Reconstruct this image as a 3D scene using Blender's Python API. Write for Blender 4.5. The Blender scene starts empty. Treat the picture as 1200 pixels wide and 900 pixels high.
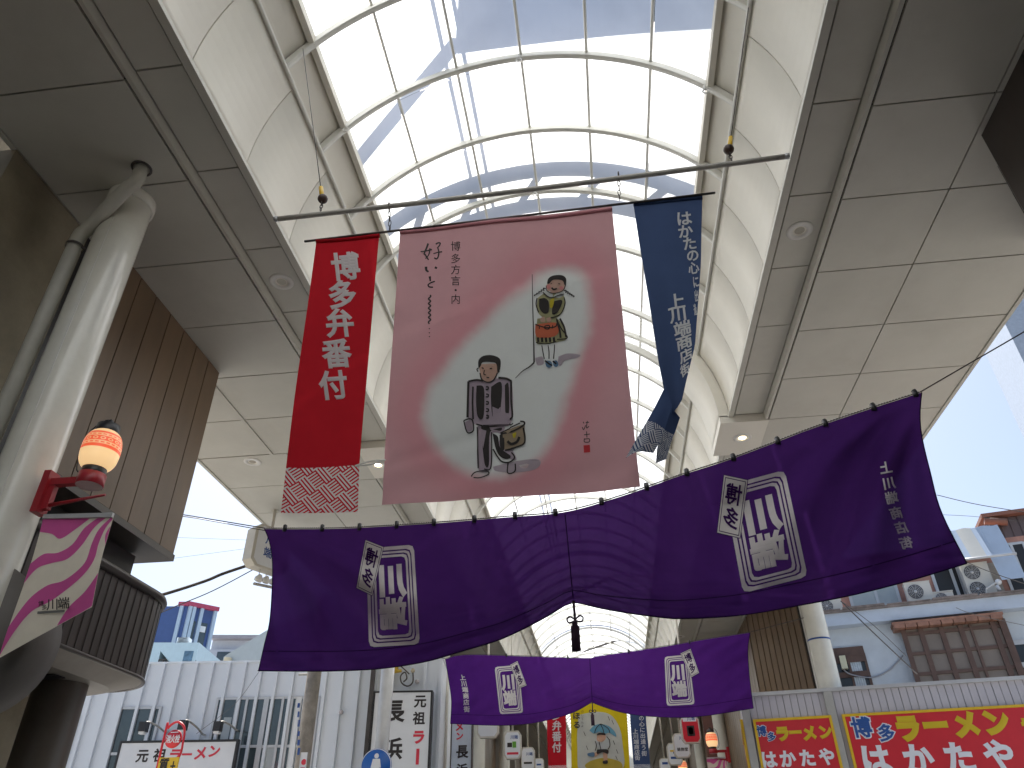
import bpy, bmesh, math, random
from mathutils import Vector, Matrix, noise
R = math.radians
random.seed(7)
SC = bpy.context.scene
COL = SC.collection

# ------------------------------------------------------------------ camera
YAW, PIT, ROL = R(6.632), R(33.496), R(-0.758)
FPX = 860.0
CAM = Vector((0, 0, 1.6))
fw = Vector((-math.sin(YAW)*math.cos(PIT), math.cos(YAW)*math.cos(PIT), math.sin(PIT)))
r0 = Vector((math.cos(YAW), math.sin(YAW), 0)); u0 = r0.cross(fw)
rt = r0*math.cos(ROL) + u0*math.sin(ROL); up = -r0*math.sin(ROL) + u0*math.cos(ROL)
cd = bpy.data.cameras.new('camera'); cam = bpy.data.objects.new('camera', cd); COL.objects.link(cam)
cd.sensor_width = 36; cd.lens = 36*FPX/1200; cd.clip_end = 3000; cd.clip_start = 0.05
m3 = Matrix((rt, up, -fw)).transposed()
cam.matrix_world = Matrix.Translation(CAM) @ m3.to_4x4()
SC.camera = cam
# ------------------------------------------------------------------ light
SUN_AZ, SUN_EL = R(-14), R(61)       # azimuth from +y (ahead), positive to the right
sdir = Vector((math.sin(SUN_AZ)*math.cos(SUN_EL), math.cos(SUN_AZ)*math.cos(SUN_EL), math.sin(SUN_EL)))
W = bpy.data.worlds.new('World'); SC.world = W; W.use_nodes = True
nt = W.node_tree; bg = nt.nodes['Background']
sky = nt.nodes.new('ShaderNodeTexSky'); sky.sky_type = 'NISHITA'; sky.sun_disc = False
sky.sun_elevation = SUN_EL; sky.sun_rotation = SUN_AZ; sky.air_density = 1.0; sky.dust_density = 3.0; sky.ozone_density = 1.0
nt.links.new(sky.outputs[0], bg.inputs[0]); bg.inputs[1].default_value = 0.078
sl = bpy.data.lights.new('sun', 'SUN'); sl.energy = 4.0; sl.angle = R(0.5); sl.color = (1, .95, .88)
so = bpy.data.objects.new('sun', sl); COL.objects.link(so)
so.rotation_euler = sdir.to_track_quat('Z', 'Y').to_euler(); so.location = (0, 0, 40)
SC.view_settings.view_transform = 'Standard'; SC.view_settings.look = 'None'
SC.view_settings.gamma = 1; SC.view_settings.use_curve_mapping = False
SC.view_settings.exposure = 1.4
SC.cycles.use_denoising = True
SC.cycles.max_bounces = 10; SC.cycles.diffuse_bounces = 6; SC.cycles.transparent_max_bounces = 12
SC.cycles.sample_clamp_indirect = 8

# ------------------------------------------------------------------ helpers
def ray(u, v): return fw + rt*((u-600)/FPX) + up*((450-v)/FPX)
def at(u, v, x=None, y=None, z=None):
    d = ray(u, v)
    if y is not None: t = (y-CAM.y)/d.y
    elif x is not None: t = (x-CAM.x)/d.x
    else: t = (z-CAM.z)/d.z
    return CAM + d*t
def lin(c): 
    c /= 255.
    return c/12.92 if c <= .04045 else ((c+.055)/1.055)**2.4
def rgb(r, g, b): return (lin(r), lin(g), lin(b))
MATS = {}
def mat(name, col, rough=.6, metal=0., var=.12, scale=3., bump=0., bscale=60., spec=.5, coat=0., stretch=None, dirt=0.):
    if name in MATS: return MATS[name]
    m = bpy.data.materials.new(name); m.use_nodes = True; t = m.node_tree; p = t.nodes['Principled BSDF']
    p.inputs['Roughness'].default_value = rough; p.inputs['Metallic'].default_value = metal
    p.inputs['Specular IOR Level'].default_value = spec; p.inputs['Coat Weight'].default_value = coat
    tc = t.nodes.new('ShaderNodeTexCoord'); mp = t.nodes.new('ShaderNodeMapping'); t.links.new(tc.outputs['Object'], mp.inputs[0])
    if stretch: mp.inputs['Scale'].default_value = stretch
    n = t.nodes.new('ShaderNodeTexNoise'); n.inputs['Scale'].default_value = scale; n.inputs['Detail'].default_value = 6; n.inputs['Roughness'].default_value = .65
    t.links.new(mp.outputs[0], n.inputs['Vector'])
    rp = t.nodes.new('ShaderNodeValToRGB'); rp.color_ramp.elements[0].position = .3; rp.color_ramp.elements[1].position = .7
    rp.color_ramp.elements[0].color = tuple(max(0, c*(1-var)) for c in col)+(1,); rp.color_ramp.elements[1].color = tuple(min(1, c*(1+var*.6)) for c in col)+(1,)
    t.links.new(n.outputs[0], rp.inputs[0]); out = rp.outputs[0]
    if dirt > 0:
        n3 = t.nodes.new('ShaderNodeTexNoise'); n3.inputs['Scale'].default_value = .8; n3.inputs['Detail'].default_value = 9; n3.inputs['Roughness'].default_value = .75
        t.links.new(tc.outputs['Object'], n3.inputs['Vector'])
        r3 = t.nodes.new('ShaderNodeValToRGB'); r3.color_ramp.elements[0].position = .5; r3.color_ramp.elements[1].position = .75
        r3.color_ramp.elements[0].color = (0, 0, 0, 1); r3.color_ramp.elements[1].color = (dirt,)*3+(1,)
        t.links.new(n3.outputs[0], r3.inputs[0])
        mx = t.nodes.new('ShaderNodeMixRGB'); mx.inputs[2].default_value = (col[0]*.45, col[1]*.4, col[2]*.34, 1)
        t.links.new(r3.outputs[0], mx.inputs[0]); t.links.new(out, mx.inputs[1]); out = mx.outputs[0]
    t.links.new(out, p.inputs['Base Color'])
    if bump > 0:
        n2 = t.nodes.new('ShaderNodeTexNoise'); n2.inputs['Scale'].default_value = bscale; n2.inputs['Detail'].default_value = 3
        t.links.new(mp.outputs[0], n2.inputs['Vector'])
        b = t.nodes.new('ShaderNodeBump'); b.inputs['Strength'].default_value = bump; b.inputs['Distance'].default_value = .01
        t.links.new(n2.outputs[0], b.inputs['Height']); t.links.new(b.outputs[0], p.inputs['Normal'])
    MATS[name] = m; return m
def cloth(name, col, transl=.35, transp=0., attr=None, pattern=None, var=.1):
    """woven cloth: diffuse + translucent (+ a little see-through)"""
    if name in MATS: return MATS[name]
    m = bpy.data.materials.new(name); m.use_nodes = True; t = m.node_tree; t.nodes.clear()
    out = t.nodes.new('ShaderNodeOutputMaterial'); d = t.nodes.new('ShaderNodeBsdfDiffuse'); tr = t.nodes.new('ShaderNodeBsdfTranslucent')
    mx = t.nodes.new('ShaderNodeMixShader'); mx.inputs[0].default_value = transl
    t.links.new(d.outputs[0], mx.inputs[1]); t.links.new(tr.outputs[0], mx.inputs[2]); last = mx.outputs[0]
    if transp > 0:
        tp = t.nodes.new('ShaderNodeBsdfTransparent'); m2 = t.nodes.new('ShaderNodeMixShader'); m2.inputs[0].default_value = transp
        tp.inputs[0].default_value = (min(1, col[0]*4+.25), min(1, col[1]*4+.2), min(1, col[2]*4+.25), 1)
        t.links.new(last, m2.inputs[1]); t.links.new(tp.outputs[0], m2.inputs[2]); last = m2.outputs[0]
    t.links.new(last, out.inputs[0])
    tc = t.nodes.new('ShaderNodeTexCoord')
    n = t.nodes.new('ShaderNodeTexNoise'); n.inputs['Scale'].default_value = 2.5; n.inputs['Detail'].default_value = 8; n.inputs['Roughness'].default_value = .7
    t.links.new(tc.outputs['Object'], n.inputs['Vector'])
    mr = t.nodes.new('ShaderNodeMapRange'); mr.inputs[1].default_value = .25; mr.inputs[2].default_value = .75; mr.inputs[3].default_value = 1-var; mr.inputs[4].default_value = 1+var
    t.links.new(n.outputs[0], mr.inputs[0])
    wv = t.nodes.new('ShaderNodeTexNoise'); wv.inputs['Scale'].default_value = 220; wv.inputs['Detail'].default_value = 2
    t.links.new(tc.outputs['Object'], wv.inputs['Vector'])
    bp = t.nodes.new('ShaderNodeBump'); bp.inputs['Strength'].default_value = .15; bp.inputs['Distance'].default_value = .004
    t.links.new(wv.outputs[0], bp.inputs['Height']); t.links.new(bp.outputs[0], d.inputs['Normal'])
    mul = t.nodes.new('ShaderNodeMixRGB'); mul.blend_type = 'MULTIPLY'; mul.inputs[0].default_value = 1
    src = None
    if attr:
        a = t.nodes.new('ShaderNodeVertexColor'); a.layer_name = attr; src = a.outputs[0]
    elif pattern:       # key fret: squares of diagonal stripes, turned alternately
        uv = t.nodes.new('ShaderNodeUVMap'); uv.uv_map = 'UVMap'
        mp = t.nodes.new('ShaderNodeMapping'); mp.inputs['Rotation'].default_value = (0, 0, R(38)); t.links.new(uv.outputs[0], mp.inputs[0])
        sp = t.nodes.new('ShaderNodeSeparateXYZ'); t.links.new(mp.outputs[0], sp.inputs[0])
        def mth(op, a, b=None):
            q = t.nodes.new('ShaderNodeMath'); q.operation = op
            for i, s in enumerate((a, b)):
                if s is None: continue
                if isinstance(s, (int, float)): q.inputs[i].default_value = s
                else: t.links.new(s, q.inputs[i])
            return q.outputs[0]
        K = pattern[2]; X = mth('MULTIPLY', sp.outputs[0], K); Y = mth('MULTIPLY', sp.outputs[1], K)
        par = mth('PINGPONG', mth('ADD', mth('FLOOR', X), mth('FLOOR', mth('MULTIPLY', Y, .5))), 1)
        sx = mth('GREATER_THAN', mth('FRACT', mth('MULTIPLY', X, 3)), .48); sy = mth('GREATER_THAN', mth('FRACT', mth('MULTIPLY', Y, 3)), .48)
        pick = mth('ADD', mth('MULTIPLY', par, sx), mth('MULTIPLY', mth('SUBTRACT', 1, par), sy))
        cm = t.nodes.new('ShaderNodeMixRGB'); cm.inputs[1].default_value = pattern[0]+(1,); cm.inputs[2].default_value = pattern[1]+(1,)
        t.links.new(pick, cm.inputs[0]); src = cm.outputs[0]
    if src: t.links.new(src, mul.inputs[1])
    else: mul.inputs[1].default_value = tuple(col)+(1,)
    t.links.new(mr.outputs[0], mul.inputs[2])
    t.links.new(mul.outputs[0], d.inputs[0]); t.links.new(mul.outputs[0], tr.inputs[0])
    MATS[name] = m; return m
def emit(name, col, s):
    if name in MATS: return MATS[name]
    m = bpy.data.materials.new(name); m.use_nodes = True; p = m.node_tree.nodes['Principled BSDF']
    p.inputs['Base Color'].default_value = tuple(col)+(1,); p.inputs['Emission Color'].default_value = tuple(col)+(1,); p.inputs['Emission Strength'].default_value = s
    MATS[name] = m; return m

def wloc(o):
    v = Vector((0, 0, 0))
    while o: v += o.location; o = o.parent
    return v
class MB:
    def __init__(s): s.v = []; s.f = []; s.mi = []; s.uv = []; s.sm = []; s.vc = None
    def add(s, vs, fs, mi=0, uvs=None, smooth=False):
        b = len(s.v); s.v += [Vector(p) for p in vs]; s.uv += (uvs if uvs else [(0, 0)]*len(vs))
        for f in fs: s.f.append([b+i for i in f]); s.mi.append(mi); s.sm.append(smooth)
        return s
    def hexa(s, p, mi=0):     # 8 points: bottom ring 0-3, top ring 4-7
        return s.add(p, [(3, 2, 1, 0), (4, 5, 6, 7), (0, 1, 5, 4), (1, 2, 6, 5), (2, 3, 7, 6), (3, 0, 4, 7)], mi)
    def box(s, x0, x1, y0, y1, z0, z1, mi=0):
        return s.hexa([(x0,y0,z0),(x1,y0,z0),(x1,y1,z0),(x0,y1,z0),(x0,y0,z1),(x1,y0,z1),(x1,y1,z1),(x0,y1,z1)], mi)
    def prism(s, poly, z0, z1, mi=0):
        n = len(poly); vs = [(p[0], p[1], z0) for p in poly]+[(p[0], p[1], z1) for p in poly]
        s.add(vs, [tuple(range(n-1, -1, -1)), tuple(range(n, 2*n))]+[(i, (i+1) % n, n+(i+1) % n, n+i) for i in range(n)], mi); return s
    def slab(s, pts, d, mi=0):  # planar polygon of 3D points extruded by vector d
        n = len(pts); pts = [Vector(p) for p in pts]; d = Vector(d); vs = pts+[p+d for p in pts]
        s.add(vs, [tuple(range(n)), tuple(range(2*n-1, n-1, -1))]+[((i+1) % n, i, n+i, n+(i+1) % n) for i in range(n)], mi); return s
    def tube(s, pts, r, n=8, mi=0, cap=True):
        pts = [Vector(p) for p in pts]; rs = r if isinstance(r, (list, tuple)) else [r]*len(pts); b = len(s.v); vs = []
        pv = None
        for i, p in enumerate(pts):
            a = pts[max(0, i-1)]; c = pts[min(len(pts)-1, i+1)]; d = (c-a)
            d = d.normalized() if d.length > 1e-9 else Vector((0, 0, 1))
            if pv is None: x = d.orthogonal().normalized()
            else: x = (pv - d*pv.dot(d)); x = x.normalized() if x.length > 1e-6 else d.orthogonal().normalized()
            pv = x; y = d.cross(x)
            vs += [p + (x*math.cos(2*math.pi*k/n)+y*math.sin(2*math.pi*k/n))*rs[i] for k in range(n)]
        fs = [(i*n+k, i*n+(k+1) % n, (i+1)*n+(k+1) % n, (i+1)*n+k) for i in range(len(pts)-1) for k in range(n)]
        s.add(vs, fs, mi, smooth=True)
        if cap: s.f += [[b+k for k in range(n-1, -1, -1)], [b+(len(pts)-1)*n+k for k in range(n)]]; s.mi += [mi, mi]; s.sm += [False, False]
        return s
    def lathe(s, c, prof, n=24, mi=0, axis=None):  # prof: (r, h) list, mi int or per-row list
        c = Vector(c); ax = Vector(axis).normalized() if axis else Vector((0, 0, 1)); x = ax.orthogonal().normalized(); y = ax.cross(x)
        vs = [c+ax*h+(x*math.cos(2*math.pi*k/n)+y*math.sin(2*math.pi*k/n))*r for r, h in prof for k in range(n)]
        for i in range(len(prof)-1):
            pass
        b = len(s.v); s.add(vs, [], 0)
        for i in range(len(prof)-1):
            for k in range(n):
                s.f.append([b+i*n+k, b+i*n+(k+1) % n, b+(i+1)*n+(k+1) % n, b+(i+1)*n+k]); s.mi.append(mi[i] if isinstance(mi, list) else mi); s.sm.append(True)
        return s
    def ball(s, c, r, n=12, mi=0, sc=(1, 1, 1)):
        pr = [(max(1e-4, r*math.sin(math.pi*i/n))*sc[0], -r*math.cos(math.pi*i/n)*sc[2]) for i in range(n+1)]
        return s.lathe(c, pr, max(8, n), mi)
    def grid(s, fn, nu, nv, mi=0, uvf=None, smooth=True):
        vs = [fn(i/nu, j/nv) for j in range(nv+1) for i in range(nu+1)]
        uvs = [(uvf(i/nu, j/nv) if uvf else (i/nu, j/nv)) for j in range(nv+1) for i in range(nu+1)]
        w = nu+1
        b = len(s.v); s.add(vs, [], 0, uvs)
        for j in range(nv):
            for i in range(nu):
                s.f.append([b+j*w+i, b+j*w+i+1, b+(j+1)*w+i+1, b+(j+1)*w+i]); s.sm.append(smooth)
                s.mi.append(mi(i/nu, j/nv) if callable(mi) else mi)
        return s
    def build(s, name, mats, parent=None, uv=False):
        me = bpy.data.meshes.new(name); off = wloc(parent) if parent else Vector((0, 0, 0))
        me.from_pydata([tuple(p-off) for p in s.v], [], s.f)
        for m in (mats if isinstance(mats, (list, tuple)) else [mats]): me.materials.append(m)
        me.polygons.foreach_set('material_index', s.mi); me.polygons.foreach_set('use_smooth', s.sm)
        if uv:
            L = me.uv_layers.new(name='UVMap')
            for lp in me.loops: L.data[lp.index].uv = s.uv[lp.vertex_index]
        if s.vc:
            ca = me.color_attributes.new('print', 'FLOAT_COLOR', 'POINT')
            for i, c in enumerate(s.vc): ca.data[i].color = tuple(c)+(1,)
        me.update()
        o = bpy.data.objects.new(name, me); COL.objects.link(o)
        if parent: o.parent = parent
        return o
def tag(o, label, cat, group=None, kind=None):
    if label: o['label'] = label
    if cat: o['category'] = cat
    if group: o['group'] = group
    if kind: o['kind'] = kind
    return o
def thing(name, loc, label, cat, group=None):
    o = bpy.data.objects.new(name, None); o.location = loc; o.empty_display_size = .1; COL.objects.link(o); return tag(o, label, cat, group)
def copy_tree(o, parent=None):
    c = o.copy(); COL.objects.link(c)
    if parent: c.parent = parent
    for ch in list(o.children): copy_tree(ch, c)
    return c
def lerp(a, b, t): return a+(b-a)*t
def interp(pts, t):          # polyline of tuples by normalized arc length
    L = [0]
    for a, b in zip(pts, pts[1:]): L.append(L[-1]+math.dist(a, b))
    d = t*L[-1]
    for i in range(len(pts)-1):
        if d <= L[i+1]+1e-9:
            k = (d-L[i])/max(1e-9, L[i+1]-L[i]); return tuple(lerp(a, b, k) for a, b in zip(pts[i], pts[i+1]))
    return pts[-1]
def catmull(pts, n=8):
    out = []
    for i in range(len(pts)-1):
        p = [pts[max(0, i-1)], pts[i], pts[i+1], pts[min(len(pts)-1, i+2)]]
        for k in range(n):
            t = k/n
            out.append(tuple(.5*((2*b)+(c-a)*t+(2*a-5*b+4*c-d)*t*t+(3*b-a-3*c+d)*t**3) for a, b, c, d in zip(*p)))
    out.append(tuple(pts[-1])); return out

class Frame:
    """an upright plane: origin, direction along it in plan (degrees from +x), facing the street"""
    def __init__(s, o, deg): 
        s.o = Vector(o); s.o.z = 0; s.d = Vector((math.cos(R(deg)), math.sin(R(deg)), 0)); s.n = Vector((s.d.y, -s.d.x, 0))
    def hit(s, u, v, off=0):
        d = ray(u, v); o = s.o+s.n*off; t = (o-CAM).dot(s.n)/d.dot(s.n); p = CAM+d*t; return ((p-s.o).dot(s.d), p.z)
    def P(s, a, z, off=0): return s.o+s.d*a+s.n*off+Vector((0, 0, z))
    def box(s, mb, a0, a1, z0, z1, o0, o1, mi=0):
        mb.hexa([s.P(a0, z0, o1), s.P(a1, z0, o1), s.P(a1, z0, o0), s.P(a0, z0, o0), s.P(a0, z1, o1), s.P(a1, z1, o1), s.P(a1, z1, o0), s.P(a0, z1, o0)], mi)
# ------------------------------------------------------------------ lettering
GL = {}
def glyph(ch, bold=0., maxlen=None):
    k = (ch, bold)
    if k in GL: return GL[k]
    c = bpy.data.curves.new('lettering', 'FONT'); c.body = ch; c.size = 1; c.resolution_u = 3
    if bold > 0: c.bevel_depth = bold; c.bevel_resolution = 0; c.fill_mode = 'FRONT'
    o = bpy.data.objects.new('lettering', c); COL.objects.link(o)
    me = bpy.data.meshes.new_from_object(o.evaluated_get(bpy.context.evaluated_depsgraph_get()))
    bpy.data.objects.remove(o); bpy.data.curves.remove(c)
    w = .5 if ord(ch) > 0x2000 else .33
    bm = bmesh.new(); bm.from_mesh(me)
    bmesh.ops.delete(bm, geom=[v for v in bm.verts if v.co.z < -1e-4], context='VERTS')
    bmesh.ops.triangulate(bm, faces=bm.faces)
    if maxlen:
        for _ in range(4):
            es = [e for e in bm.edges if e.calc_length() > maxlen]
            if not es: break
            bmesh.ops.subdivide_edges(bm, edges=es, cuts=1); bmesh.ops.triangulate(bm, faces=bm.faces)
    bm.verts.ensure_lookup_table(); bm.verts.index_update()
    res = ([(v.co.x-w, v.co.y-.38, v.co.z) for v in bm.verts], [tuple(v.index for v in f.verts) for f in bm.faces])
    bm.free(); bpy.data.meshes.remove(me)
    GL[k] = res; return res
def put_glyph(mb, ch, fn, bold=0., mi=0, maxlen=None):
    vs, fs = glyph(ch, bold, maxlen); mb.add([fn(x, y)+Vector((0, -.05*z, 0)) for x, y, z in vs], fs, mi)
WS = [1.]
def sign_text(mb, fr, items, off, mi=0, bold=.02, zdir=1):
    """items: (char, u, v, px size[, tilt deg[, width scale]]) placed on a frame at distance off"""
    for it in items:
        ch, u, v, s = it[:4]; tl = R(it[4]) if len(it) > 4 else 0; ws = it[5] if len(it) > 5 else WS[0]
        a, z = fr.hit(u, v, off); a1, z1 = fr.hit(u, v-s, off); S = abs(z1-z); c, sn = math.cos(tl), math.sin(tl)
        put_glyph(mb, ch, lambda x, y: fr.P(a+(x*ws*c-y*sn)*S, z+(x*ws*sn+y*c)*S, off), bold, mi)
def ribbon(mb, fn, pts, w, mi=0, sm=True):
    """brush stroke: 2D points, width (number or list), mapped by fn to 3D"""
    P = catmull(pts, 6) if sm and len(pts) > 2 else pts
    n = len(P); vs = []
    for i, p in enumerate(P):
        a = P[max(0, i-1)]; b = P[min(n-1, i+1)]; dx, dy = b[0]-a[0], b[1]-a[1]; L = math.hypot(dx, dy) or 1
        t = i/(n-1); ww = (w if isinstance(w, (int, float)) else interp([(k/(len(w)-1), x) for k, x in enumerate(w)], t)[1] if False else (w if isinstance(w, (int, float)) else w[0]+(w[1]-w[0])*t))/2
        vs += [fn(p[0]-dy/L*ww, p[1]+dx/L*ww), fn(p[0]+dy/L*ww, p[1]-dx/L*ww)]
    mb.add(vs, [(2*i, 2*i+1, 2*i+3, 2*i+2) for i in range(n-1)], mi)
def blob(mb, fn, pts, mi=0, sm=True):
    P = catmull(list(pts)+[pts[0]], 5)[:-1] if sm else pts
    mb.add([fn(*p) for p in P], [tuple(range(len(P)))], mi)

# ------------------------------------------------------------------ materials
M_panel = mat('cream_panel', (.60, .588, .52), .5, var=.06, scale=1.2, dirt=.16)
M_cove = mat('white_panel', (.80, .77, .68), .6, var=.04, scale=1.0, dirt=.10)
M_joint = mat('dark_joint', (.05, .045, .04), .8)
M_white = mat('white_paint', (.74, .73, .69), .35, var=.06, dirt=.12)
M_rib = mat('rib_paint', (.70, .69, .63), .4, var=.06)
M_steel = mat('galvanised', (.46, .44, .40), .5, metal=.15, var=.2, scale=9)
M_dsteel = mat('dark_steel', (.10, .09, .085), .5, metal=.4, var=.3)
M_black = mat('black_plastic', (.018, .018, .02), .4)
M_red = mat('red_paint', (.36, .02, .03), .35, var=.15)
M_brown = mat('brown_boards', (.185, .122, .072), .42, var=.22, scale=1.6, stretch=(1, 1, .25), dirt=.3)
M_brownd = mat('dark_brown_boards', (.046, .035, .029), .45, var=.25, scale=2, stretch=(1, 1, .2))
M_conc = mat('concrete', (.27, .235, .165), .8, var=.25, scale=2.2, bump=.3, bscale=40, dirt=.4)
M_concd = mat('dark_metal_cladding', (.055, .05, .045), .5, var=.2)
M_asph = mat('asphalt', (.06, .06, .06), .9, var=.3, scale=20)
M_tile = mat('arcade_tiles', (.11, .10, .085), .6, var=.2, scale=4)
M_glass = mat('window_glass', (.055, .075, .085), .08, var=.4, scale=.7, spec=.8)
M_glassl = mat('pale_blind', (.42, .46, .47), .3, var=.15, scale=.9)
M_alu = mat('aluminium', (.55, .56, .57), .4, metal=.3, var=.08)
M_wall = mat('white_cladding', (.74, .78, .82), .5, var=.05, scale=.8, dirt=.12)
M_gold = mat('brass_yellow', (.62, .42, .05), .4)
M_ink = mat('ink', (.035, .03, .03), .8)
M_sred = mat('sign_red', (.62, .02, .035), .4, var=.06)
M_syel = mat('sign_yellow', (.72, .47, .02), .4, var=.06)
M_swhite = mat('sign_white', (.74, .76, .78), .4, var=.04)
M_sblue = mat('sign_blue', (.015, .07, .28), .4, var=.06)
M_tred = mat('letter_red', (.66, .03, .06), .5, var=.05)

# glazing: milky sheet
def glazing_mat():
    m = bpy.data.materials.new('milky_glazing'); m.use_nodes = True; t = m.node_tree; t.nodes.clear()
    out = t.nodes.new('ShaderNodeOutputMaterial'); tr = t.nodes.new('ShaderNodeBsdfTranslucent'); d = t.nodes.new('ShaderNodeBsdfDiffuse'); mx = t.nodes.new('ShaderNodeMixShader')
    tr.inputs[0].default_value = (.80, .83, .84, 1); d.inputs[0].default_value = (.6, .62, .62, 1); mx.inputs[0].default_value = .82
    n = t.nodes.new('ShaderNodeTexNoise'); n.inputs['Scale'].default_value = 1.3; n.inputs['Detail'].default_value = 8; tc = t.nodes.new('ShaderNodeTexCoord')
    t.links.new(tc.outputs['Object'], n.inputs['Vector'])
    rp = t.nodes.new('ShaderNodeValToRGB'); rp.color_ramp.elements[0].position = .3; rp.color_ramp.elements[0].color = (.70, .73, .75, 1); rp.color_ramp.elements[1].position = .6; rp.color_ramp.elements[1].color = (.82, .85, .86, 1)
    t.links.new(n.outputs[0], rp.inputs[0]); t.links.new(rp.outputs[0], tr.inputs[0])
    t.links.new(d.outputs[0], mx.inputs[1]); t.links.new(tr.outputs[0], mx.inputs[2]); t.links.new(mx.outputs[0], out.inputs[0]); return m
M_glaz = glazing_mat()

# ------------------------------------------------------------------ ground
mb = MB(); mb.add([(-900, -900, 0), (900, -900, 0), (900, 1500, 0), (-900, 1500, 0)], [(0, 1, 2, 3)]); g = mb.build('ground', mat('light_paving', (.34, .33, .31), .8, var=.2, scale=3)); g['kind'] = 'structure'
mb = MB(); mb.box(-5.2, 3.95, -16, 5.0, 0.0, .1); mb.box(-4.9, 3.9, 19.5, 80, 0, .1); g = mb.build('pavement', M_tile); g['kind'] = 'structure'

# ------------------------------------------------------------------ arcade roof
XC, ZC = -.475, 7.5
RV = 2.72
def arc(th, r, y, side=1): return Vector((XC+side*r*math.cos(th), y, ZC+r*math.sin(th)))
def arc_slab(mb, t0, t1, ra, rb, y0, y1, side, n=10, mi=0):
    for k in range(n):
        a, b = lerp(t0, t1, k/n), lerp(t0, t1, (k+1)/n)
        p = [arc(a, ra, y0, side), arc(a, ra, y1, side), arc(b, ra, y1, side), arc(b, ra, y0, side), arc(a, rb, y0, side), arc(a, rb, y1, side), arc(b, rb, y1, side), arc(b, rb, y0, side)]
        fs = [(0, 1, 2, 3), (7, 6, 5, 4)]
        if k == 0: fs.append((0, 4, 5, 1))
        if k == n-1: fs.append((3, 2, 6, 7))
        fs += [(0, 3, 7, 4), (1, 5, 6, 2)]
        bidx = len(mb.v); mb.add(p, [], 0)
        for q, f in enumerate(fs): mb.f.append([bidx+i for i in f]); mb.mi.append(mi); mb.sm.append(q < 2)
BAY = 1.135; Y0 = 3.45
SK0, SK1 = R(39.5), R(140.5); RAIL = R(27.2)
def seams(y0, y1):
    ys = [y0]; k = math.ceil((y0-Y0)/BAY+1e-6)
    while Y0+k*BAY < y1-1e-4:
        if Y0+k*BAY > y0+.02: ys.append(Y0+k*BAY)
        k += 1
    return ys+[y1]
def soffit_strip(mb, xa, xb, y0, y1, z, gap=.017):
    for a, b in zip(seams(y0, y1), seams(y0, y1)[1:]): mb.box(xa+gap/2, xb-gap/2, a+gap/2, b-gap/2, z, z+.03)
    mb.box(xa-.0, xb+.0, y0, y1, z+.032, z+.05, 1)
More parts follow.
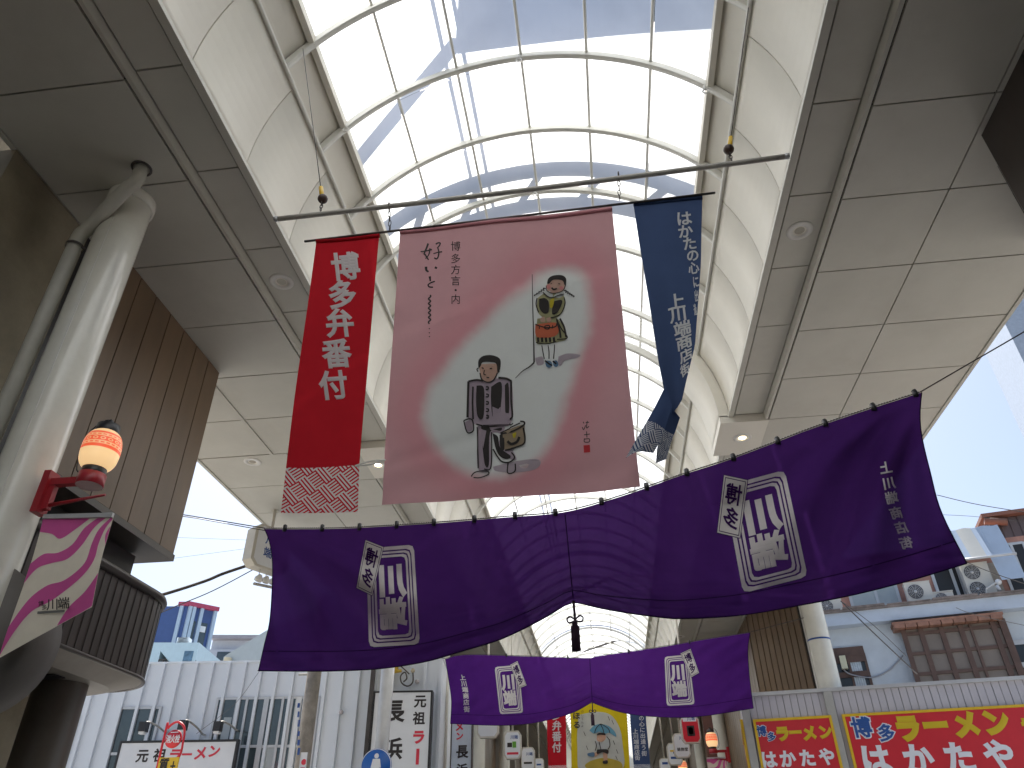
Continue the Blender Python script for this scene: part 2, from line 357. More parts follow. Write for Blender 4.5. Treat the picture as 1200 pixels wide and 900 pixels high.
def roof(name, y0, y1, label, left_edge, right_edge, inner=True):
    root = thing(name, (XC, y0, 7.4), label, 'roof')
    for s in (-1, 1):
        mb = MB()
        for a, b in zip(seams(y0, y1), seams(y0, y1)[1:]): arc_slab(mb, R(.6), RAIL-R(.3), RV, RV+.03, a+.007, b-.007, s)
        arc_slab(mb, R(.3), RAIL, RV+.034, RV+.06, y0, y1, s, mi=1)
        mb.build('cove', [M_cove, M_joint], root)
        mb = MB(); arc_slab(mb, R(18), SK0, 2.93, 2.96, y0, y1, s, 6)
        p = arc(SK0, 2.9, 0, s); mb.box(p.x-.035, p.x+.035, y0, y1, p.z-.05, p.z+.07); mb.build('upstand_panel', M_cove, root)
        mb = MB(); p = arc(RAIL, RV-.015, 0, s); mb.tube([(p.x, y0, p.z), (p.x, y1, p.z)], .026); mb.build('rail', M_rib, root)
        mb = MB(); xa = XC+s*2.70; xb = XC+s*2.78; mb.box(min(xa, xb), max(xa, xb), y0, y1, 7.492, 7.545)
        mb.build('edge_trim', M_panel, root)
        mb = MB(); a, b = sorted((XC+s*2.795, XC+s*3.24)); soffit_strip(mb, a, b, y0, y1, 7.52)
        a, b = sorted((XC+s*3.245, XC+s*3.285)); mb.box(a, b, y0, y1, 7.40, 7.565)
        mb.build('inner_soffit', [M_panel, M_joint], root)
    for lo, hi, cuts in ((left_edge, XC-3.30, (-4.97,) if left_edge < -6 else ()), (XC+3.30, right_edge, (3.90,))):
        xs = [lo]+[c for c in cuts if lo+.1 < c < hi-.1]+[hi]
        mb = MB()
        for a, b in zip(xs, xs[1:]): soffit_strip(mb, a, b, y0, y1, 7.40)
        if abs(lo) > abs(hi): mb.box(lo-.05, lo, y0, y1, 7.385, 7.62)
        else: mb.box(hi, hi+.05, y0, y1, 7.385, 7.62)
        mb.build('outer_soffit', [M_panel, M_joint], root)
    mb = MB()
    for lo, hi in ((left_edge-.05, XC-2.80), (XC+2.80, right_edge+.05)): mb.box(lo, hi, y0, y1, 7.625, 7.72)
    mb.build('roof_deck', M_concd, root)
    mb = MB()
    for a, b in zip(seams(y0, y1), seams(y0, y1)[1:]):
        for k in range(6): arc_slab(mb, lerp(SK0, SK1, k/6)+.002, lerp(SK0, SK1, (k+1)/6)-.002, 2.955, 2.956, a+.002, b-.002, 1, 4)
    # single sheets only
    n = MB(); n.v = mb.v; n.uv = mb.uv
    for i, f in enumerate(mb.f):
        vs = [mb.v[j] for j in f]; c = sum(vs, Vector())/4; rr = math.hypot(c.x-XC, c.z-ZC); nn = (vs[1]-vs[0]).cross(vs[2]-vs[0])
        rad = Vector((c.x-XC, 0, c.z-ZC)).normalized()
        if abs(nn.normalized().dot(rad)) > .9 and max(math.hypot(q.x-XC, q.z-ZC) for q in vs) < 2.9555: n.f.append(f); n.mi.append(0); n.sm.append(True)
    n.build('glazing', M_glaz, root)
    for k in range(7):
        th = lerp(SK0, SK1, k/6); mb = MB(); p = arc(th, 2.905, 0); mb.tube([(p.x, y0, p.z), (p.x, y1, p.z)], .021 if 0 < k < 6 else .03, 6); mb.build('purlin', M_rib, root)
    # ribs, copies of one mesh
    mb = MB(); arc_slab(mb, RAIL+R(.5), math.pi-RAIL-R(.5), 2.845, 2.925, y0-.032, y0+.032, 1, 40); rib = mb.build('rib', M_rib, root); first = True
    for y in seams(y0, y1)[1:-1]:
        yy = y-.14
        if yy < y0+.1 or (name == 'arcade_roof.001' and yy < 11.5): continue
        o = rib if first else rib.copy()
        if not first: COL.objects.link(o); o.parent = root
        o.location.y = yy-y0; first = False
    return root
r1 = roof('arcade_roof', -14, 10.25, 'cream panelled barrel vault roof with milky skylight over the near arcade', -5.2, 5.4)
# the near outer soffits stop at the walls; left leaf widens over the crossing
r2 = roof('arcade_roof', 10.25, 72, 'long ribbed vault roof beyond the dropped arch band, running to the far end', -6.5, 5.4)
mb = MB(); soffit_strip(mb, -6.5, -5.215, 7.9, 10.24, 7.40); mb.box(-6.55, -6.5, 7.9, 10.24, 7.385, 7.62); mb.box(-6.55, -5.2, 7.9, 10.24, 7.625, 7.72); mb.build('outer_soffit', [M_panel, M_joint], r1)
# dropped arch band with wire guard
mb = MB()
for s in (-1, 1):
    arc_slab(mb, 0, R(33), 2.56, 2.715, 10.25, 11.35, s, 12)
    a, b = sorted((XC+s*2.56, XC+s*3.30)); mb.box(a, b, 10.25, 11.35, 7.385, 7.515)
mb.build('arch_band', M_cove, r2)
mb = MB(); arc_slab(mb, R(33), R(147), 2.60, 2.72, 11.27, 11.35, 1, 30); arc_slab(mb, R(33), R(147), 2.66, 2.74, 10.25, 10.31, 1, 30); mb.build('arch_rib', M_rib, r2)
mb = MB()
for k in range(-14, 75):
    for sg in (1, -1):
        pts = []
        for j in range(7):
            yy = 10.31+.96*j/6; th = R(33+k*1.9) + sg*(j/6-.5)*.36
            if R(34) <= th <= R(146): pts.append(arc(th, 2.70, yy))
        if len(pts) > 1: mb.tube(pts, .0045, 4, cap=False)
mb.build('wire_guard', M_rib, r2)
# eye bolts under some ribs
for (u, v, y) in ((405, 152, 5.5), (608, 70, 5.5), (827, 107, 5.5), (627, 228, 7.75)):
    p = at(u, v, y=y); mb = MB()
    mb.tube([p+Vector((.035*math.cos(q*R(30)), 0, .035*math.sin(q*R(30)))) for q in range(13)], .009, 6); mb.tube([p+Vector((0, 0, .035)), p+Vector((0, 0, .11))], .012, 6); mb.build('eye_bolt', M_white, r1)
# frames added above the skylight, out of view, to throw bands of shade on it
mb = MB()
for y in (7.75, 8.45): 
    mb.tube([arc(R(a), 3.4, y) for a in range(20, 161, 5)], .13, 8)
for x in (-1.55, -1.3): mb.tube([(x, -2, 11.1), (x, 24, 11.1)], .03, 6)
for k in range(9): mb.tube([arc(R(25+16*k), 3.4, 7.75), arc(R(33+16*k), 3.4, 8.45)], .06, 6)
for y in range(24, 60, 9):
    mb.tube([arc(R(a), 3.5, y) for a in range(20, 161, 8)], .11, 8); mb.tube([arc(R(50), 3.5, y), arc(R(120), 3.5, y+6)], .05, 6)
mb.build('shade_frame', M_dsteel, r2)
mb = MB(); mb.box(-1.5, 1.9, 6.15, 6.3, 12.0, 17.); mb.tube([(-1.5, 6.2, 12.1), (-4.2, 7.0, 8.3)], .09); mb.tube([(1.85, 6.2, 12.1), (3.6, 6.6, 8.0)], .09)  # unseen board and struts, added only to shade the glazing below
tag(mb.build('shade_board', M_concd), 'unseen board added above the vault to throw shade across the skylight', 'shade_caster')

# recessed downlights
M_lamp_on = emit('lamp_lens_lit', (1, .86, .55), 7.)
M_lamp_off = mat('lamp_lens', (.45, .42, .34), .25)
def downlight(u, v, z, label, on=False, s=1.):
    p = at(u, v, z=z); t = thing('downlight', (p.x, p.y, z), label, 'ceiling light', 'round recessed lights in the soffit')
    mb = MB(); mb.lathe(p, [(.075*s, .0), (.078*s, -.012), (.135*s, -.014), (.145*s, -.006), (.145*s, .0)], 32); mb.build('trim_ring', M_white, t)
    mb = MB(); mb.lathe(p, [(.076*s, -.010), (.062*s, -.002), (.055*s, -.0035)], 28); mb.build('reflector', M_cove, t)
    mb = MB(); mb.lathe(p, [(.056*s, -.004), (.0005, -.006)], 24); mb.build('lens', M_lamp_on if on else M_lamp_off, t)
downlight(937, 270, 7.52, 'unlit round downlight in the narrow recessed strip right of the blue banner')
downlight(330, 330, 7.52, 'unlit round downlight in the dark recessed strip left of the red banner')
downlight(296, 541, 7.40, 'unlit small round downlight on the bright soffit left of the red banner foot')
downlight(870, 513, 7.385, 'lit round downlight just above the top edge of the large purple curtain', True)
downlight(443, 545, 7.385, 'lit round downlight half hidden behind the left edge of the pink banner', True)
downlight(797, 746, 7.40, 'small downlight in the far soffit above the smaller purple curtain')

# ------------------------------------------------------------------ near left building
lb = thing('corner_building', (-5.6, 4, 0), 'left corner building with concrete pier, brown board cladding and rounded dark canopy', 'building')
mb = MB()
y_l = at(50, 200, x=-5.2).y
mb.box(-6.2, -5.2, 4.0, 5.15, 0, 7.395); mb.box(-7.5, -5.75, -14, 4.0, 0, 7.395); mb.box(-9, -6.0, 4.0, 7.6, 0, 10.2); mb.box(-9, -7.5, -14, 4.0, 0, 10.2)
mb.box(-5.75, -5.2, -14, -1, 0, 7.395)
mb.build('wall', M_conc, lb)
mb = MB(); mb.box(-5.99, -5.22, 5.16, 5.52, 0, 7.39); mb.build('recess', M_black, lb)  # solid black block: the shade of the gap is put into its colour
# window in the recess
mb = MB(); mb.box(-5.74, -5.70, 1.6, 3.7, 3.2, 6.9); wf = mb.build('window', M_glass, lb)
mb = MB()
for y in (1.55, 2.6, 3.66): mb.box(-5.745, -5.64, y, y+.09, 3.1, 7.0)
for z in (3.1, 5.2, 6.9): mb.box(-5.745, -5.65, 1.552, 3.748, z, z+.09)
mb.build('frame', M_alu, wf)
# brown board box
mb = MB(); yb = 5.53
while yb < 7.79:
    w = min(.335, 7.86-yb); mb.box(-5.06, -5.0, yb+.007, yb+w-.007, 4.78, 7.39); yb += .335
mb.box(-8, -5.062, 5.53, 7.85, 4.785, 7.39, 1)
xb = -5.07
while xb > -7.9: mb.box(xb-.33+.007, xb-.007, 7.852, 7.89, 4.78, 7.39); xb -= .335
mb.build('board_cladding', [M_brown, M_joint], lb)
mb = MB(); mb.box(-8, -4.995, 5.53, 7.885, 4.70, 4.775); mb.box(-8, -5.3, 5.9, 7.6, 4.35, 4.675, 1); mb.build('overhang', [mat('bronze_trim', (.10, .085, .07), .45), M_concd], lb)
mb = MB(); mb.box(-5.95, -5.25, 6.9, 6.98, 4.67, 4.676); mb.build('slot', M_black, lb)
# rounded canopy
def canopy_curve(off=0):
    P = [(-4.72, 5.2), (-4.72, 6.4), (-4.72, 7.0)]
    for a in range(0, 91, 10): P.append((-5.42+(.70)*math.cos(R(a)), 7.25+(.70)*math.sin(R(a))))
    P += [(-6.5, 7.95), (-9, 7.95)]
    return P
def ring_wall(mb, curve, z0, z1, mi=0, inset=0.0, sm=True):
    vs = [(p[0], p[1], z0) for p in curve]+[(p[0], p[1], z1) for p in curve]; n = len(curve)
    mb.add(vs, [(i, i+1, n+i+1, n+i) for i in range(n-1)], mi, smooth=sm)
cc = []
raw = canopy_curve(); tot = 0
cc = catmull(raw, 4)
mb = MB(); ring_wall(mb, cc, 3.28, 4.10)
# board grooves
for i in range(0, 46):
    p = Vector((*interp(cc, (i+.5)/60), 0)); q = Vector((*interp(cc, (i+.6)/60), 0)); d = (q-p).normalized(); nn = Vector((d.y, -d.x, 0))
    mb.slab([p-d*.004+nn*.002+Vector((0, 0, 3.30)), p+d*.004+nn*.002+Vector((0, 0, 3.30)), p+d*.004+nn*.002+Vector((0, 0, 4.07)), p-d*.004+nn*.002+Vector((0, 0, 4.07))], nn*.004, 1)
cp = mb.build('canopy', [M_brownd, mat('groove_brown', (.02, .016, .014), .6)], lb)
mb = MB(); mb.tube([(p[0], p[1], 4.10) for p in cc], .045, 8); mb.tube([(p[0], p[1], 3.28) for p in cc], .02, 8); mb.build('canopy_rim', mat('bronze_rim', (.085, .075, .068), .35, metal=.3), cp)
mb = MB(); n = len(cc); ins = [(p[0]-.0, p[1]) for p in cc]
mb.add([(p[0], p[1], 3.282) for p in cc]+[(-9, 5.2, 3.282)], [tuple(range(n+1))]); mb.add([(p[0]-.02, p[1]-.02, 4.09) for p in cc]+[(-9, 5.2, 4.09)], [tuple(range(n+1))], 1)
inn = [(lerp(-5.6, p[0], .78), lerp(6.6, p[1], .72)) for p in cc]
mb.add([(p[0], p[1], 3.28) for p in cc]+[(p[0], p[1], 3.16) for p in inn], [(i, i+1, n+i+1, n+i) for i in range(n-1)], 0, smooth=True)
mb.add([(p[0], p[1], 3.16) for p in inn]+[(-7.9, 6.0, 3.16)], [tuple(range(n+1))])
mb.box(-6.8, -5.05, 6.55, 6.72, 3.145, 3.155, 2); mb.build('canopy_underside', [mat('beige_soffit', (.34, .31, .27), .5, dirt=.3), M_concd, M_black], cp)
mb = MB(); mb.lathe((-5.28, 7.0, 0), [(.24, 0), (.24, 3.17)], 28); mb.build('round_column', mat('brown_column', (.10, .085, .07), .4, var=.2), lb)

# nearer rounded awning end below the pennant
p = at(22, 770, y=5.35)
aw = thing('round_awning', (p.x, 5.35, p.z), 'dark grey drum shaped awning end below the pink pennant', 'awning')
mb = MB(); c = Vector((p.x-.16, 5.2, p.z+.03)); mb.lathe(c, [(.0005, 0), (.50, 0), (.52, .02), (.52, .5), (.0005, .5)], 48, axis=(.25, -1, 0)); mb.build('drum', mat('awning_grey', (.13, .12, .11), .6, dirt=.3), aw)
mb = MB(); ax = Vector((.25, -1, 0)).normalized(); q = c+ax*.53; mb.tube([q+Vector((-.2, 0, -.1)), q+Vector((.3, 0, .02))], .014); mb.tube([q+Vector((-.24, 0, .55)), q+Vector((-.30, 0, -1.2))], .06, 12); mb.build('stay', M_steel, aw)

# ------------------------------------------------------------------ round column and downpipe
CX_, CY_ = -4.47, 4.76
t = thing('round_column', (CX_, CY_, 0), 'thick glossy white round column on the left carrying the lantern', 'column')
M_gloss = mat('gloss_white_paint', (.76, .75, .67), .22, var=.06, dirt=.2, coat=.3)
mb = MB(); mb.lathe((CX_, CY_, 0), [(.207, 0), (.207, 7.33)], 40); mb.build('shaft', M_gloss, t)
mb = MB(); mb.lathe((CX_, CY_, 0), [(.209, 7.28), (.228, 7.285), (.228, 7.398)], 40); mb.build('collar', M_gloss, t)
mb = MB(); mb.box(CX_+.05, CX_+.056, CY_-.2035, CY_-.199, .2, 7.2); mb.build('weld_seam', M_white, t)
t = thing('downpipe', (-4.95, 4.62, 0), 'slim cream rainwater downpipe with a crank into the soffit, left of the thick column', 'pipe')
px, py = at(39, 400, y=4.6).x, 4.6
q = at(163, 205, z=7.3)
mb = MB(); mb.tube([(px, py, 0), (px, py, 6.74), (px+.012, py, 6.80), (px+.05, py+.0, 6.85), (q.x-.07, q.y, 7.13), (q.x-.02, q.y, 7.18), (q.x, q.y, 7.25), (q.x, q.y, 7.40)], .066, 14); mb.build('pipe', mat('cream_pipe', (.50, .49, .43), .4, dirt=.2), t)
mb = MB(); mb.lathe((px, py, 6.62), [(.08, 0), (.08, .03)], 16); mb.tube([(px+.05, py, 6.635), (CX_-.15, CY_-.05, 6.635)], .012); mb.build('clamp', M_dsteel, t)
mb = MB(); mb.lathe((q.x, q.y, 7.392), [(.076, -.004), (.098, -.004), (.098, .006)], 20); mb.build('ceiling_collar', M_dsteel, t)

# ------------------------------------------------------------------ lantern with bracket, pennant
def lantern_mat():
    m = bpy.data.materials.new('lantern_shade'); m.use_nodes = True; t = m.node_tree; p = t.nodes['Principled BSDF']
    tc = t.nodes.new('ShaderNodeTexCoord'); sp = t.nodes.new('ShaderNodeSeparateXYZ'); t.links.new(tc.outputs['UV'], sp.inputs[0])
    def mth(op, a, b=None):
        q = t.nodes.new('ShaderNodeMath'); q.operation = op
        for i, s in enumerate((a, b)):
            if s is None: continue
            if isinstance(s, (int, float)): q.inputs[i].default_value = s
            else: t.links.new(s, q.inputs[i])
        return q.outputs[0]
    h = sp.outputs[1]; a = sp.outputs[0]
    def band(lo, hi): return mth('MULTIPLY', mth('GREATER_THAN', h, lo), mth('LESS_THAN', h, hi))
    fx = mth('SUBTRACT', mth('FRACT', mth('MULTIPLY', a, 16)), .5)
    def ringat(hc, k):
        fy = mth('MULTIPLY', mth('SUBTRACT', h, hc), k); rr = mth('SQRT', mth('ADD', mth('MULTIPLY', fx, fx), mth('MULTIPLY', fy, fy)))
        return mth('MULTIPLY', mth('GREATER_THAN', rr, .2), mth('LESS_THAN', rr, .36))
    dash = mth('GREATER_THAN', mth('FRACT', mth('MULTIPLY', a, 22)), .35)
    red = mth('ADD', band(.80, .86), mth('ADD', band(.42, .50), mth('MULTIPLY', dash, mth('ADD', band(.745, .775), band(.525, .555)))))
    mid = mth('MULTIPLY', band(.585, .715), mth('SUBTRACT', 1, ringat(.65, 9.)))
    k = mth('MINIMUM', mth('ADD', mth('ADD', red, mth('MULTIPLY', mid, .75)), mth('MULTIPLY', band(.42, .86), .35)), 1)
    mx = t.nodes.new('ShaderNodeMixRGB'); mx.inputs[1].default_value = (1, .66, .33, 1); mx.inputs[2].default_value = (.95, .13, .05, 1); t.links.new(k, mx.inputs[0])
    t.links.new(mx.outputs[0], p.inputs['Base Color']); t.links.new(mx.outputs[0], p.inputs['Emission Color'])
    # the lamp inside sits low: brighter there
    e = t.nodes.new('ShaderNodeMapRange'); e.inputs[1].default_value = .25; e.inputs[2].default_value = 1; e.inputs[3].default_value = .27; e.inputs[4].default_value = .17
    t.links.new(h, e.inputs[0]); t.links.new(e.outputs[0], p.inputs['Emission Strength']); p.inputs['Roughness'].default_value = .35
    return m
M_shade = lantern_mat()
def lantern(base, side, label, sc=.80):   # base: centre of the red disc, bracket reaches to side
    t = thing('wall_lantern', base, label, 'lantern', 'lit round paper lanterns on red brackets')
    b = Vector(base); n = 40
    prof = [(.098, .055), (.135, .085), (.165, .14), (.177, .22), (.178, .30), (.168, .37), (.145, .425), (.11, .46), (.10, .468)]
    prof = catmull(prof, 4)
    mb = MB(); vs = []; uvs = []
    hs = [h for r, h in prof]
    for r, h in prof:
        for k in range(n+1): a = 2*math.pi*k/n; vs.append(b+Vector((r*math.cos(a), r*math.sin(a), h))); uvs.append((k/n, (h-hs[0])/(hs[-1]-hs[0])))
    w = n+1; mb.add(vs, [(i*w+k, i*w+k+1, (i+1)*w+k+1, (i+1)*w+k) for i in range(len(prof)-1) for k in range(n)], 0, uvs, True)
    mb.build('lamp_shade', M_shade, t, uv=True)
    mb = MB(); mb.lathe(b, [(.11, .455), (.112, .47), (.108, .545), (.09, .55), (.0005, .55)], 28); mb.tube([b+Vector((0, 0, .55)), b+Vector((0, 0, .60))], .03); mb.box(b.x-.05, b.x+.02, b.y-.02, b.y+.02, b.z+.59, b.z+.61); mb.build('top_cap', M_black, t)
    mb = MB(); mb.lathe(b, [(.105, .0), (.112, .06), (.10, .068)], 28); mb.build('bottom_cap', M_black, t)
    mb = MB(); mb.tube(catmull([b+Vector((side*.02, 0, .59)), b+Vector((side*.14, 0, .56)), b+Vector((side*.2, 0, .42)), b+Vector((side*.2, 0, .1)), b+Vector((side*.12, 0, .02))], 6), .007, 6); mb.build('wire_bail', M_black, t)
    mb = MB(); mb.lathe(b, [(.0005, .0), (.125, .0), (.125, -.115), (.12, -.12)], 30); mb.lathe(b, [(.12, -.118), (.0005, -.118)], 30, mi=1); mb.build('drip_tray', [M_red, mat('pink_lens', (.55, .42, .42), .4)], t)
    mb = MB(); q = b+Vector((side*.11, 0, -.06)); e = b+Vector((side*.40, 0, -.06))
    mb.box(min(q.x, e.x), max(q.x, e.x), b.y-.035, b.y+.035, b.z-.095, b.z-.025)
    mb.box(min(e.x, e.x+side*.07), max(e.x, e.x+side*.07), b.y-.07, b.y+.07, b.z-.38, b.z+.05)
    mb.box(min(e.x-side*.06, e.x), max(e.x-side*.06, e.x), b.y-.03, b.y+.03, b.z-.34, b.z-.1)
    mb.tube([e+Vector((0, 0, -.245)), b+Vector((-side*.20, 0, -.225))], [.022, .012], 8); mb.build('bracket', M_red, t)
    for ch in t.children: ch.data.transform(Matrix.Scale(sc, 4))
    return t
lp = at(105.5, 566, y=4.70)
lantern((lp.x, 4.70, lp.z+.07), -1, 'lit cream and red lantern on a red bracket on the thick white column at left')
# pennant
def pennant(corners, label, letters=True):
    """corners: 4 world points TL, TR, BR, BL"""
    TL, TR, BR, BL = corners
    t = thing('pennant', (TL+TR)/2, label, 'pennant', 'pink and cream wave pennants')
    def fn(x, y, off=0): return lerp(lerp(TL, TR, x), lerp(BL, BR, x), y)+Vector((0, -off+.012*math.sin(5*y+2*x), 0))
    mb = MB(); mb.grid(lambda i, j: fn(i, j), 16, 24)
    mb.build('cloth', cloth('pennant_cream', rgb(232, 225, 208), .25), t)
    mb = MB()
    def band(top, bot):
        P = catmull(top, 5); Q = catmull(bot, 5); n = min(len(P), len(Q))
        P = [interp(P, i/40) for i in range(41)]; Q = [interp(Q, i/40) for i in range(41)]
        vs = []
        for i in range(41):
            for k in range(5): x, y = lerp(P[i][0], Q[i][0], k/4), lerp(P[i][1], Q[i][1], k/4); vs.append(fn(x, y, .003))
        mb.add(vs, [(i*5+k, i*5+k+1, (i+1)*5+k+1, (i+1)*5+k) for i in range(40) for k in range(4)], smooth=True)
    band([(0, .03), (.3, .03), (.66, .035)], [(0, .125), (.18, .15), (.32, .20), (.48, .14), (.66, .04)])
    band([(0, .36), (.15, .305), (.35, .32), (.52, .27), (.62, .13), (.78, .035)], [(0, .50), (.12, .41), (.32, .40), (.52, .40), (.66, .30), (.76, .14), (.9, .035)])
    band([(.0, .80), (.15, .65), (.35, .59), (.58, .60), (.78, .50), (.80, .30), (.84, .16), (.97, .035)], [(.0, .99), (.1, .86), (.25, .76), (.5, .74), (.78, .64), (.90, .5), (.90, .32), (.93, .16), (1, .06)])
    band([(.62, .995), (.72, .88), (.88, .80), (1, .66)], [(.64, .998), (.8, .997), (.9, .996), (1, .99)])
    band([(.98, .16), (.96, .24), (1., .36)], [(1, .14), (1, .24), (1, .38)])
    mb.build('wave_print', cloth('pennant_pink', rgb(222, 108, 176), .25), t)
    if letters:
        mb = MB()
        for ch, u, v, s in (('川', 61.5, 708, 14.5), ('端', 74.5, 706.5, 14.5), ('博', 48, 707, 6.5), ('多', 52, 711.5, 6.5)):
            put_glyph(mb, ch, lambda gx, gy: at(u+gx*s, v-gy*s-gx*s*.06, y=4.695), .012)
        mb.build('lettering', M_ink, t)
        mb = MB(); mb.add([at(44, 716.5, y=4.698), at(76, 714.5, y=4.698), at(75.5, 717.5, y=4.698), at(43.5, 719.5, y=4.698)], [(0, 1, 2, 3)]); mb.build('caption_bar', mat('grey_print', (.16, .16, .15), .7), t)
    mb = MB(); d = (TR-TL).normalized(); mb.slab([TL+Vector((0, -.012, .005)), TR+Vector((0, -.012, .005)), TR+Vector((0, -.012, -.03)), TL+Vector((0, -.012, -.03))], (0, .024, 0)); mb.build('top_bar', M_alu, t)
    return t
pennant([at(52, 604, y=4.72), at(133, 602, y=4.72), at(107, 711, y=4.72), at(0, 772, y=4.72)], 'pink and cream wave patterned pennant hanging under the lantern on the thick left column')

# ------------------------------------------------------------------ near right building
rb = thing('panel_building', (4.6, 4, 0), 'dark brown panelled building with chamfered corner at the upper right edge', 'building')
mb = MB()
mb.prism([(3.95, -14), (9, -14), (9, 6.6), (5.15, 6.6), (3.95, 5.05)], 0, 7.39)
mb.prism([(5.5, -14), (12, -14), (12, 6.0), (5.5, 6.0)], 7.4, 9.5)
mb.build('wall', M_brownd, rb)
mb = MB()
for y in (4.2, 3.2, 2.2): mb.box(3.944, 3.952, y, y+.012, 2.5, 7.38)
d = Vector((1.2, 1.55, 0)).normalized(); nn = Vector((d.y*-1, d.x, 0))
for k in (.5, 1.0, 1.5):
    p = Vector((3.95, 5.05, 2.5))+d*k+nn*.002; mb.slab([p, p+d*.012, p+d*.012+Vector((0, 0, 4.88)), p+Vector((0, 0, 4.88))], nn*.004)
mb.build('panel_joint', M_black, rb)

# ------------------------------------------------------------------ hanging pole with three banners
PY = 4.0
pa, pb = at(322, 257, y=PY), at(924, 183, y=PY)
t = thing('hanging_pole', (pa+pb)/2, 'long grey steel pole slung across the vault carrying three banners', 'pole')
mb = MB(); mb.tube([lerp(pa, pb, k/12)+Vector((0, 0, -.03*math.sin(math.pi*k/12)*.6)) for k in range(13)], .021, 12); mb.build('bar', M_steel, t)
for p, d in ((pa, 1), (pb, -1)): mb = MB(); mb.lathe(p, [(.0005, -.004), (.0225, -.004), (.0225, .03), (.0215, .03)], 14, axis=(pb-pa)*d); mb.build('end_cap', M_alu, t)
for (u, v, ut, vt, lab) in ((376, 245, 355, 57, 'thin wire with yellow sleeve and brown ball weight holding the left end of the pole'), (857, 187, 878, 2, 'thin wire with yellow sleeve and brown ball weight holding the right end of the pole')):
    p = at(u, v, y=PY); top = at(ut, vt, y=4.3)
    h = thing('hanger_wire', p, lab, 'wire', 'weighted hanger wires of the pole')
    mb = MB(); mb.tube([p+Vector((0, 0, .1)), top], .004, 5); mb.build('wire', M_dsteel, h)
    mb = MB(); wd_ = (top-p).normalized(); mb.tube([p+Vector((0, 0, .10))+wd_*.04, p+Vector((0, 0, .10))+wd_*.19], .019, 10); mb.build('sleeve', mat('yellow_plastic', (.75, .48, .02), .4), h)
    mb = MB(); mb.ball(p+Vector((0, 0, .12)), .042, 12); mb.build('ball_weight', mat('brown_ball', (.07, .04, .03), .45), h)
    mb = MB()
    for q in range(3): c = p+Vector((0, 0, .065-.035*q)); mb.tube([c+Vector((.012*math.cos(R(30*k))*(q % 2), .012*math.cos(R(30*k))*(1-q % 2), .022*math.sin(R(30*k)))) for k in range(13)], .004, 5)
    mb.build('chain_link', M_dsteel, h)
# banner rod and chains
ra, rb2 = at(357, 283, y=PY), at(838, 226, y=PY)
t = thing('banner_rod', (ra+rb2)/2, 'thin dark rod through the banner hems, hung on short chains under the pole', 'rod')
mb = MB(); mb.tube([ra, rb2], .0095, 8); mb.build('rod', M_dsteel, t)
for (u, v) in ((456, 243), (725, 207)):
    p = at(u, v, y=PY); q = at(u+1, v+27, y=PY); mb = MB()
    L = (p-q).length; nL = 5
    for k in range(nL):
        c = lerp(p, q, (k+.5)/nL); mb.tube([c+Vector((.011*math.cos(R(40*j))*(k % 2), .011*math.cos(R(40*j))*(1-k % 2), L/nL*.62*math.sin(R(40*j)))) for j in range(10)], .0035, 5)
    mb.tube([p+Vector((0, .024*math.cos(R(40*j)), .022+.024*math.sin(R(40*j)))) for j in range(10)], .005, 5); mb.build('chain', M_dsteel, t)

def banner_sheet(Lp, Rp, ny, nx, y=PY, disp=None):
    """Lp, Rp: left and right pixel edges (polyline); returns fn(s,t)->world with small sway"""
    def fn(s, t, off=0):
        l = interp(Lp, t); r = interp(Rp, t); u, v = lerp(l[0], r[0], s), lerp(l[1], r[1], s)
        p = at(u, v, y=y); dd = disp(s, t) if disp else 0
        return p+Vector((0, dd-off, 0))
    return fn
def pix_on(y, disp=None):
    def fn(u, v, off=0): p = at(u, v, y=y); return p+Vector((0, (disp(u, v) if disp else 0)-off, 0))
    return fn
# red banner
Lr = [(371, 280), (352, 412), (331.5, 545), (324.5, 596)]; Rr = [(445, 274), (432, 412), (420, 545), (417, 597)]
dr = lambda s, t: .02*math.sin(3.2*s+.6)*t+.05*t*t+.006*math.sin(9*t+4*s)
bf = banner_sheet(Lr, Rr, 0, 0, PY, dr)
t = thing('banner', at(408, 280, y=PY), 'narrow red banner with large white characters and a fretwork foot, left of the pink one', 'banner', 'hanging banners')
M_rcl = cloth('red_cloth', (.47, .018, .028), .3); M_wpr = cloth('white_print', (.66, .66, .66), .25)
M_rfret = cloth('red_fretwork', (1, 1, 1), .3, pattern=((.55, .02, .035), (.66, .64, .62), 14.5))
mb = MB(); mb.grid(lambda i, j: bf(i, j*.835), 14, 30, 0, lambda i, j: (i*.5, j*2)); mb.build('cloth', M_rcl, t)
mb = MB(); mb.grid(lambda i, j: bf(i, .835+.165*j), 14, 8, 0, lambda i, j: (i*.51, j*.36)); mb.build('fretwork_foot', M_rfret, t, uv=True)
mb = MB(); mb.tube([bf(k/10, .008)+Vector((0, 0, -.005)) for k in range(11)], .016, 8); mb.build('hem', M_rcl, t)
mb = MB()
pf = lambda u, v, off=.004: at(u, v, y=PY)+Vector((0, .02*t_*.0-off, 0))
def on_banner(fn, Lp, Rp):
    """pixel (u,v) -> banner surface, by solving s,t"""
    def g(u, v, off=.004):
        # find t by v on the mid, then s
        t = .5
        for _ in range(14):
            l = interp(Lp, t); r = interp(Rp, t); s = (u-l[0])/max(1e-6, (r[0]-l[0])); vv = lerp(l[1], r[1], s)
            t = min(1, max(0, t+(v-vv)/(Lp[-1][1]-Lp[0][1])))
        return fn(s, t, off)
    return g
rfn = on_banner(bf, Lr, Rr)
for ch, u, v in (('博', 405, 312), ('多', 401, 345), ('弁', 398, 378), ('番', 394, 413), ('付', 389.5, 449)):
    sz = 34; put_glyph(mb, ch, lambda x, y: rfn(u+(x-.12*y)*sz, v-y*sz-x*2.0), .032, maxlen=.3)
mb.build('lettering', M_wpr, t)
